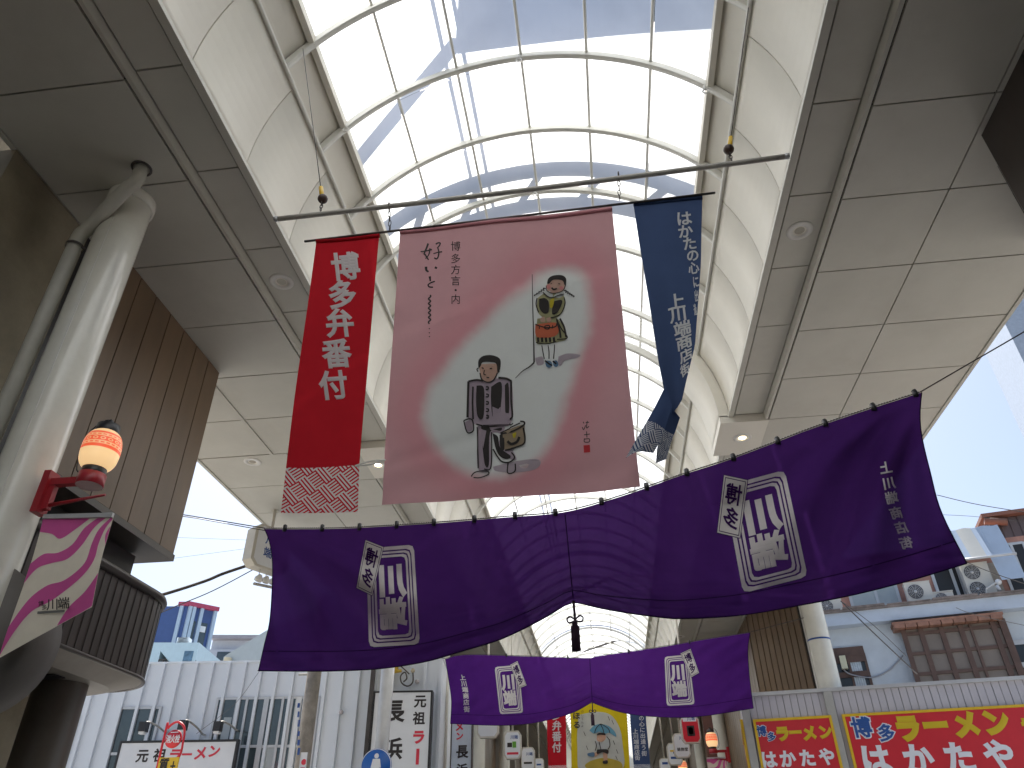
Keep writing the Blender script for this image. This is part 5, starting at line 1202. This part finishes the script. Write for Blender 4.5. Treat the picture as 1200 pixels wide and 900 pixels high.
FHs.box(mb, a0-.28, a1+.12, z1+.125, z1+.20, 0, .60); mb.build('copper_hood', mat('old_copper', (.30, .15, .10), .55, var=.4, scale=4), lw)
window(FHs, h, (1179, 754, 1300, 800), (.4,), .0, glass=mat('window_dark', (.02, .022, .025), .15), hmull=(.5,), fw_=.14)
# upper floor set back above the parapet
FU = Frame(FHs.P(0, 0, -.6), -13.)
u_ = thing('roof_storey', FU.P(0, 0), 'set back upper storey with salmon wall, frosted and open windows above the blue parapet', 'building')
ux = lambda u, v, o=0: FU.hit(u, v, o)
zr = ux(1100, 640)[1]; aR2 = ux(1300, 660)[0]; a_s = ux(975, 712)[0]
mb = MB(); FU.box(mb, a_s, aR2, zp+.08, zr, -6, 0); mb.build('wall', mat('salmon_wall', (.42, .22, .17), .7, var=.25, scale=3), u_)
window(FU, u_, (990, 676, 1046, 714), (.55,), .0, glass=mat('frosted_glass', (.42, .47, .48), .3, var=.06), fw_=.09)
window(FU, u_, (1086, 655, 1128, 706), (.55, .75), .0, glass=M_black, fw_=.09)
window(FU, u_, (1166, 640, 1200, 706), (.55,), .0, glass=M_black, fw_=.08)
mb = MB(); a0 = ux(1130, 660)[0]; a1 = ux(1164, 660)[0]; FU.box(mb, a0, a1, zp+.08, ux(1150, 662)[1], .01, .12); mb.build('wall_panel', mat('taupe_panel', (.36, .33, .29), .6), u_)
# awning
aw = thing('striped_awning', FU.P(*ux(1150, 640), .3), 'pale blue and cream striped awning sheet over the upper storey', 'awning')
A0, A1 = ux(1108, 630, .9)[0], ux(1183, 630, .9)[0]; zt_, zb_ = ux(1150, 617, .2)[1], ux(1150, 654, .9)[1]
mb = MB(); nf = 24; cols = []
for i in range(nf):
    f0, f1 = i/nf, (i+1)/nf; lowz = zb_-(.75 if f0 > .62 else 0)
    zt0 = zt_+.1*math.sin(i*.8)*.2
    mb.slab([FU.P(lerp(A0, A1, f0), zt0, .2), FU.P(lerp(A0, A1, f1), zt0, .2), FU.P(lerp(A0, A1, f1), lowz, .95), FU.P(lerp(A0, A1, f0), lowz, .95)][::-1], FU.n*.015, 1 if .28 < f0 < .52 else 0)
mb.build('sheet', [mat('awning_blue', (.46, .55, .66), .5, var=.06), mat('awning_cream', (.58, .58, .53), .5, var=.06)], aw)
mb = MB(); mb.tube([FU.P(A0, zb_, .95), FU.P(A1, zb_-.0, .95)], .04, 8); mb.build('front_bar', M_alu, aw)
# air conditioners
def aircon(u, v, w, hgt, off, label, fr=FU, fans=1):
    a, z = fr.hit(u, v, off); s = abs(fr.hit(u+w/2, v, off)[0]-a); hh = abs(fr.hit(u, v-hgt/2, off)[1]-z)
    t = thing('air_conditioner', fr.P(a, z-hh, off), label, 'air conditioner', 'outdoor air conditioners')
    mb = MB(); fr.box(mb, a-s, a+s, z-hh, z+hh, off-.35, off); fr.box(mb, a-s-.01, a+s+.01, z+hh+.002, z+hh+.03, off-.36, off+.02); mb.build('case', mat('ac_cream', (.62, .61, .56), .45, var=.05, dirt=.15), t)
    for k in range(fans):
        fa = a-s*.28; fzz = z if fans == 1 else z+hh*(.5-k); rr = min(s*.62, hh*.86/fans)
        mb = MB(); c = fr.P(fa, fzz, off+.003); mb.lathe(c, [(.0005, 0), (rr, 0)], 28, axis=fr.n); g_ = mb.build('fan', mat('fan_dark', (.10, .10, .105), .5), t)
        mb = MB()
        for q in range(1, 6): mb.tube([c+fr.n*.02+fr.d*rr*q/5*math.cos(R(15*j))+Vector((0, 0, rr*q/5*math.sin(R(15*j)))) for j in range(25)], .006, 4)
        for q in range(10): mb.tube([c+fr.n*.02, c+fr.n*.02+fr.d*rr*math.cos(R(36*q))+Vector((0, 0, rr*math.sin(R(36*q))))], .006, 4)
        mb.lathe(c+fr.n*.022, [(.0005, .012), (rr*.22, .01), (rr*.22, 0)], 16, axis=fr.n); mb.build('grille', M_alu, g_)
    mb = MB(); fr.box(mb, a-s*.8, a-s*.6, z-hh-.14, z-hh-.003, off-.3, off-.02); fr.box(mb, a+s*.6, a+s*.8, z-hh-.14, z-hh-.003, off-.3, off-.02); mb.build('foot', M_steel, t)
aircon(1077, 693, 31, 21, .75, 'cream air conditioner on the parapet in front of the salmon wall')
aircon(1107, 701, 24, 15, .75, 'small air conditioner right of the cream one, under the dark window')
aircon(973, 710, 29, 16, .75, 'air conditioner at the parapet end beside the white round column')
aircon(1147, 680, 34, 40, .55, 'tall twin fan air conditioner under the striped awning', fans=2)
t = thing('security_light', FU.P(*ux(1165, 682), .7), 'small white lamp on an angled arm in front of the tall air conditioner', 'light')
mb = MB(); q = lambda u, v: FU.P(*ux(u, v, .8), .8); mb.tube([q(1156, 700), q(1156, 690), q(1168, 682)], .025, 8); mb.build('arm', M_white, t); mb = MB(); mb.ball(q(1170, 682), .09, 10); mb.tube([q(1168, 686), q(1172, 692)], .05); mb.build('head', M_swhite, t)
# brown roofed house at the frame edge, pale tower behind
FR = Frame(at(1160, 640, y=27.5), -13.)
t = thing('brown_roof_house', FR.P(0, 0), 'dark brown corrugated metal house wall at the right edge behind the awning', 'building')
a0, z1 = FR.hit(1157, 606); a1 = FR.hit(1330, 600)[0]
mb = MB(); FR.box(mb, a0, a1, 0, z1-.1, -6, -.03); k = 0
while a0+k*.3 < a1: FR.box(mb, a0+k*.3+.02, a0+k*.3+.26, 0, z1-.102, -.028, .0); k += 1
mb.build('wall', mat('brown_metal', (.085, .075, .08), .5, var=.15), t)
mb = MB(); FR.box(mb, a0-.25, a1, z1-.09, z1+.05, -6.2, .3); mb.tube([FR.P(a0-.2, z1-.2, .2), FR.P(a0+.5, z1-.35, .2)], .14, 8); mb.build('eaves', mat('rust_eaves', (.20, .10, .07), .6), t)
t = thing('pale_tower', at(1197, 395, y=70), 'pale hazy tower corner at the right edge of the sky', 'building')
p = at(1183, 390, y=70); FQ2 = Frame((p.x, 70, 0), -20.); mb = MB(); zt = at(1190, 350, y=70).z+18; FQ2.box(mb, 0, 20, 0, zt, -14, 0)
mb.build('wall', mat('pale_tower_wall', (.30, .36, .45), .6), t)
for i, (pts, r, lab) in enumerate((
    ([(1098, 580, 20), (1150, 592, 20), (1240, 606, 20)], .010, 'thin blue grey wire crossing the sky just right of the big curtain'),
    ([(1100, 603, 21), (1150, 606, 21), (1240, 617, 21)], .006, 'faint wire above the brown roofed house'),
    ([(985, 704, 20), (1020, 738, 20), (1075, 790, 20)], .014, 'black wire slanting down across the blue house to the lattice bay'),
    ([(985, 704, 20.2), (1024, 733, 20.2), (1062, 769, 20.2)], .008, 'thinner wire beside the slanting black one on the blue house'),
    ([(1125, 655, 20), (1165, 672, 20), (1250, 700, 20)], .010, 'dark wire sloping right across the upper storey windows'),
    ([(1120, 712, 20), (1150, 722, 20), (1260, 745, 20)], .007, 'thin wire in front of the pale blue parapet'))):
    mb = MB(); mb.tube(catmull([tuple(at(u, v, y=y)) for u, v, y in pts], 6), r, 6); tag(mb.build('overhead_wire', M_dsteel), lab, 'wire')

# ------------------------------------------------------------------ far arcade: walls, corner building, columns
fb = thing('far_corner_building', (5, 21, 0), 'brown board clad corner building at the far arcade mouth on the right', 'building')
c1 = at(945, 760, y=19.4); dirb = Vector((-1.25, 2.2, 0)).normalized()
c1 = Vector((c1.x, c1.y, 0)); c2 = c1+dirb*((c1.x-4.0)/-dirb.x if dirb.x else 1)
mb = MB(); mb.prism([(c1.x, c1.y), (c1.x+.1, c1.y), (c1.x+.1, 60), (c2.x+.3, 60), (c2.x+.3, c2.y), (c2.x, c2.y)], 0, 7.39, 0)
mb.prism([(c2.x, c2.y+.002), (c2.x+.298, c2.y+.002), (c2.x+.298, 70), (c2.x, 70)], 0, 7.388); mb.build('wall', M_joint, fb)
mb = MB(); L = (c2-c1).length; nb = 9; nrm = Vector((-dirb.y, dirb.x, 0))
for k in range(nb):
    p = c1+dirb*(L*k/nb+.015); q = c1+dirb*(L*(k+1)/nb-.015); mb.slab([p, q, q+Vector((0, 0, 7.38)), p+Vector((0, 0, 7.38))], nrm*.03)
y = c2.y+.1
while y < 66: mb.box(c2.x-.03, c2.x-.002, y+.015, y+.385, 0, 7.38); y += .4
mb.build('board_cladding', M_brown, fb)
mb = MB(); p = c1+dirb*-.02; mb.box(c1.x+.02, c1.x+.42, 19.0, 19.35, 0, 7.2); mb.build('corner_pier', M_white, fb)
p = at(962, 760, y=18.9); t = thing('round_column', (p.x, 18.9, 0), 'white round column at the far corner, rising behind the ramen shop fascia', 'column')
mb = MB(); mb.lathe((p.x, 18.9, 0), [(.26, 0), (.26, 7.39)], 32); mb.build('shaft', M_gloss, t); mb = MB(); mb.lathe((p.x, 18.9, 6.1), [(.263, 0), (.268, .02), (.263, .04)], 24); mb.build('band', M_sblue, t)
lf = thing('far_shop_row', (-5, 21, 0), 'brown boarded shop row lining the left side of the far arcade', 'building')
mb = MB(); mb.box(-5.6, -5.05, 19.6, 70, 0, 7.38); mb.build('wall', M_joint, lf)
mb = MB(); y = 19.7
while y < 66: mb.box(-5.048, -5.0, y+.012, y+.388, 3.2, 7.37); y += .4
mb.build('board_cladding', M_brown, lf)
mb = MB()
for y in range(20, 66, 5): mb.box(-5.047, -4.99, y+.5, y+4.2, .2, 3.1)
mb.build('shop_opening', mat('shop_dark_warm', (.10, .05, .035), .6), lf)
mb = MB()
for y in range(20, 66, 5): mb.box(-5.045, -4.75, y, y+.45, .1, 7.36)
mb.build('pier', mat('beige_pier', (.36, .34, .30), .6, dirt=.2), lf)
far = thing('arcade_end', (0, 72, 0), 'bright far end screen closing the long vault', 'wall')
mb = MB(); mb.box(-8, 8, 72.5, 72.8, 0, 12); mb.build('screen', M_cove, far)
# columns along the far arcade
for i, (x, y, lab) in enumerate(((-4.35, 20.2, 'white round column of the far arcade, nearest on the left behind the ramen signs'), (-4.35, 26.5, 'white round column of the far arcade, second on the left'), (-4.35, 33, 'white round column of the far arcade, third on the left'), (3.78, 28.5, 'white round column of the far arcade, nearest on the right next to the shop flank'), (3.78, 36, 'white round column of the far arcade, second on the right'), (3.78, 44, 'white round column of the far arcade, third on the right'))):
    mb = MB(); mb.lathe((x, y, 0), [(.22, 0), (.22, 7.39)], 24); mb.lathe((x, y, 7.1), [(.222, 0), (.25, .02), (.25, .29)], 24); tag(mb.build('arcade_column', M_gloss), lab, 'column', 'columns along the far arcade')
# shop lightboxes of the far arcade
kb = lambda x, y, s, c: (x, y, s, c)
def lbx(u, v, w_px, h_px, y, label, **k):
    c = at(u, v, y=y); w = (at(u+w_px/2, v, y=y)-at(u-w_px/2, v, y=y)).length; hh = abs(at(u, v-h_px/2, y=y).z-at(u, v+h_px/2, y=y).z)
    tx = [(ch, x, yy, s*w, cc_) for ch, x, yy, s, cc_ in k.pop('texts', ())]
    lightbox(tuple(c), w, hh, .18, k.pop('yaw', 0), label, texts=tx, rod=7.38, **k)
M_gp = mat('green_print', (.12, .35, .03), .5)
lbx(518, 772, 62, 52, 20.3, 'large blank white octagonal sign behind the left end of the smaller curtain') if False else None
lbx(572, 848, 25, 34, 20.6, 'large blank cream octagonal sign partly hidden by the smaller curtain')
lbx(601, 873.5, 20, 33, 22.0, 'white octagonal sign with blue heading, dark and green marks and red line', texts=(('川', .0, .28, .22, 'b'), ('端', .22, .28, .22, 'b')), accents=((-.3, -.02, -.08, .08, M_ink), (.0, .22, -.10, .12, M_gp), (-.32, .34, -.34, -.26, M_tred)))
lbx(619, 890, 16, 28, 24.5, 'white octagonal sign with blue heading and one grey line, behind the green marked one', texts=(('川', .0, .22, .24, 'b'), ('端', .24, .22, .24, 'b')), accents=((-.3, .3, -.2, -.12, M_ink),))
lbx(632, 897, 11, 16, 28.5, 'smallest white octagonal sign, farthest on the left side', accents=((-.25, .25, -.02, .1, M_sblue),))
lbx(809, 855.5, 22, 32, 21.2, 'red faced octagonal sign with a black emblem on the right side', face=M_sred, texts=(('川', -.02, .40, .2, 'b'), ('端', .2, .40, .2, 'b')), accents=((-.36, .36, .29, .44, M_swhite), (-.2, .2, -.24, .14, M_ink), (-.13, .13, -.17, .07, M_sred), (-.03, .03, -.24, .1, M_ink)))
lbx(798.5, 874, 19, 29, 23.5, 'white octagonal sign with black lettering next to the red faced one', texts=(('錦', -.2, -.16, .22, 'k'), ('飾', .04, -.16, .22, 'k'), ('堂', .26, -.16, .22, 'k'), ('川', .0, .3, .2, 'b')))
lbx(790.5, 884, 17, 26, 26, 'white octagonal sign with orange and blue marks, half behind the black lettered one', accents=((-.3, .0, .1, .18, M_syel), (-.1, .3, .02, .1, M_sblue), (-.3, .3, -.22, -.12, M_sblue)))
lbx(779.5, 898, 13, 18, 29, 'small white octagonal sign with blue marks, farthest on the right side', accents=((-.25, .25, .1, .25, M_sblue),))
# narrow sign at the far left corner
FN = Frame((0, 20.0, 0), 4.)
t = board('shop_sign', 'narrow pale blue vertical sign ending in メン長浜 below the smaller curtain', FN, (531.5, 800, 553.5, 960), 0, (mat('sign_paleblue', (.55, .62, .70), .4), M_dsteel), .25, .03)
mb = MB(); sign_text(mb, FN, [('メ', 538.5, 851.5, 11), ('ン', 538.5, 862.5, 10)], .003, 0, .04); mb.build('lettering', M_tred, t)
mb = MB(); sign_text(mb, FN, [('長', 541.5, 880.5, 16), ('浜', 541.5, 902, 15)], .003, 0, .03); mb.build('lettering', M_ink, t)
# far lantern and pennant on the right
lp = at(835.5, 878, y=20.4)
lantern((lp.x, 20.4, lp.z), 1, 'lit lantern with red bracket far off beside the shop flank, right of the red sign')
lp = at(800, 898.5, y=27); lantern((lp.x, 27, lp.z-.2), 1, 'tiny lit lantern at the bottom edge below the right hand octagonal signs')
pennant([at(828, 888, y=20.4), at(851, 887, y=20.4), at(853, 918, y=20.4), at(833, 930, y=20.4)], 'pink pennant under the far lantern at the bottom edge', False)
t = thing('shop_board', at(833, 862, y=21.2), 'dark reddish brown wooden board behind the far lantern', 'board')
a, b = at(823, 842, y=21.2), at(843, 900, y=21.2); mb = MB(); mb.box(a.x, b.x, 21.2, 21.3, b.z-1, a.z+.3); mb.build('panel', mat('red_brown_wood', (.13, .06, .045), .6, var=.3), t); mb = MB(); mb.box(a.x-.03, b.x+.03, 21.17, 21.31, a.z+.3, a.z+.36); mb.build('cap', M_dsteel, t)

# ------------------------------------------------------------------ far set of banners
BY = 22.5
pa, pb = at(630, 815, y=BY), at(772, 805, y=BY)
t = thing('hanging_pole', (pa+pb)/2, 'far steel pole carrying the red, yellow and navy banners behind the smaller curtain', 'pole')
mb = MB(); mb.tube([pa, pb], .025, 8); mb.build('bar', M_steel, t)
def far_banner(L, Rr_, mats, label, fret=None):
    fn = banner_sheet(L, Rr_, 0, 0, BY, lambda s, t: .03*math.sin(3*s+2)*t); g = on_banner(fn, L, Rr_); k = fret or 1
    t = thing('banner', at((L[0][0]+Rr_[0][0])/2, L[0][1], y=BY), label, 'banner', 'hanging banners')
    mb = MB(); mb.grid(lambda i, j: fn(i, j*k), 8, 16); mb.build('cloth', mats[0], t)
    if fret: mb = MB(); mb.grid(lambda i, j: fn(i, k+(1-k)*j), 8, 4, 0, lambda i, j: (i*.5, j*.36)); mb.build('fretwork_foot', mats[1], t, uv=True)
    return t, g
t, g = far_banner([(641, 818), (641, 860), (642.5, 897), (643, 910)], [(663, 816), (663.5, 860), (664, 897), (664.5, 910)], (M_rcl, M_rfret), 'far narrow red banner with white characters 弁番付', .86)
mb = MB()
for ch, v in (('多', 838), ('弁', 850.5), ('番', 863), ('付', 876)): put_glyph(mb, ch, lambda x, y: g(652.5+x*11, v-y*12, .02), .03)
mb.build('lettering', M_wpr, t)
t, g = far_banner([(667, 818), (669, 850), (670, 920)], [(733, 814), (735.5, 850), (739, 920)], (cloth('yellow_cloth', (.62, .47, .02), .3),), 'far yellow banner with a drawing of a child under an umbrella')
mb = MB(); zy = lambda x, y: (690+x/6.667, 790+y/6.667)
LZ = lambda n: (lambda x, y: g(*zy(x, y), .012*n))
CY = {'w': cloth('ink_paper', (.58, .60, .58), .3), 'k': C['dark'], 's': cloth('ink_skin2', (.62, .38, .26), .25), 'u': cloth('ink_umbrella', (.16, .36, .47), .25), 'y': cloth('ink_ochre', (.55, .42, .08), .3), 'b': C['blue']}; KY = list(CY)
bl = lambda pts, c, n: blob(mb, LZ(n), pts, KY.index(c))
bl([(-80, 320), (60, 295), (170, 320), (240, 420), (265, 560), (270, 733), (150, 800), (-60, 800), (-90, 560), (-88, 420)], 'w', 1)
bl([(10, 680), (120, 655), (250, 690), (240, 760), (60, 770), (-30, 720)], 'y', 2)
bl([(5, 440), (40, 405), (95, 390), (160, 410), (205, 455), (212, 490), (160, 460), (120, 470), (85, 450), (40, 465)], 'u', 2)
for P in ([(90, 390), (110, 430), (120, 468)], [(92, 390), (60, 420), (45, 462)], [(94, 390), (150, 425), (165, 462)]): ribbon(mb, LZ(3), P, 6, KY.index('k'))
bl([(65, 480), (90, 462), (125, 470), (130, 510), (100, 530), (65, 520)], 's', 2); bl([(62, 480), (75, 462), (120, 460), (130, 478), (95, 475)], 'k', 3)
bl([(50, 520), (75, 505), (85, 530), (105, 540), (140, 500), (165, 520), (160, 580), (130, 595), (110, 590), (55, 570)], 'w', 2)
for P in ([(50, 525), (60, 560), (50, 600)], [(160, 520), (165, 560), (150, 590)], [(80, 530), (95, 590)], [(140, 490), (165, 520)]): ribbon(mb, LZ(4), P, 6, KY.index('k'))
bl([(65, 590), (145, 590), (150, 625), (110, 612), (65, 625)], 'k', 3); bl([(110, 615), (140, 615), (145, 680), (120, 690)], 's', 2); bl([(40, 620), (70, 605), (85, 620), (50, 645)], 's', 2); bl([(-10, 620), (40, 612), (42, 645), (-5, 640)], 'b', 3); bl([(110, 680), (145, 675), (145, 700), (112, 700)], 'k', 3)
for x, y in ((30, 330), (150, 330), (-20, 560), (190, 520), (215, 590), (-40, 450), (180, 360), (210, 640)): ribbon(mb, LZ(3), [(x, y), (x+14, y+34)], 4, KY.index('k'))
mb.build('ink_drawing', [CY[k] for k in KY], t)
mb = MB()
for ch, u, v, s in (('ほ', 675.5, 839, 9), ('る', 676, 849.5, 9)): put_glyph(mb, ch, lambda x, y: g(u+x*s, v-y*s, .03), .03)
for k in range(5): put_glyph(mb, 'のしてんよ'[k], lambda x, y: g(682.5+x*3.5, 834+k*4.2-y*3.5, .03), 0)
mb.build('lettering', M_ink, t)
t, g = far_banner([(737, 814), (739, 850), (742.5, 896), (743.5, 908)], [(755, 812), (757.5, 850), (762, 896), (763, 908)], (M_bcl, M_bfret), 'far narrow navy banner with two columns of white characters', .87)
mb = MB()
for i, ch in enumerate('はかたの心に出逢う街'): put_glyph(mb, ch, lambda x, y: g(750+i*.55+x*6.5, 821+i*6.9-y*6.5, .02), .02)
for i, ch in enumerate('上川端商店街'): put_glyph(mb, ch, lambda x, y: g(744.6+i*.5+x*6.5, 857+i*6.2-y*6.3, .02), .02)
mb.build('lettering', M_wpr, t)
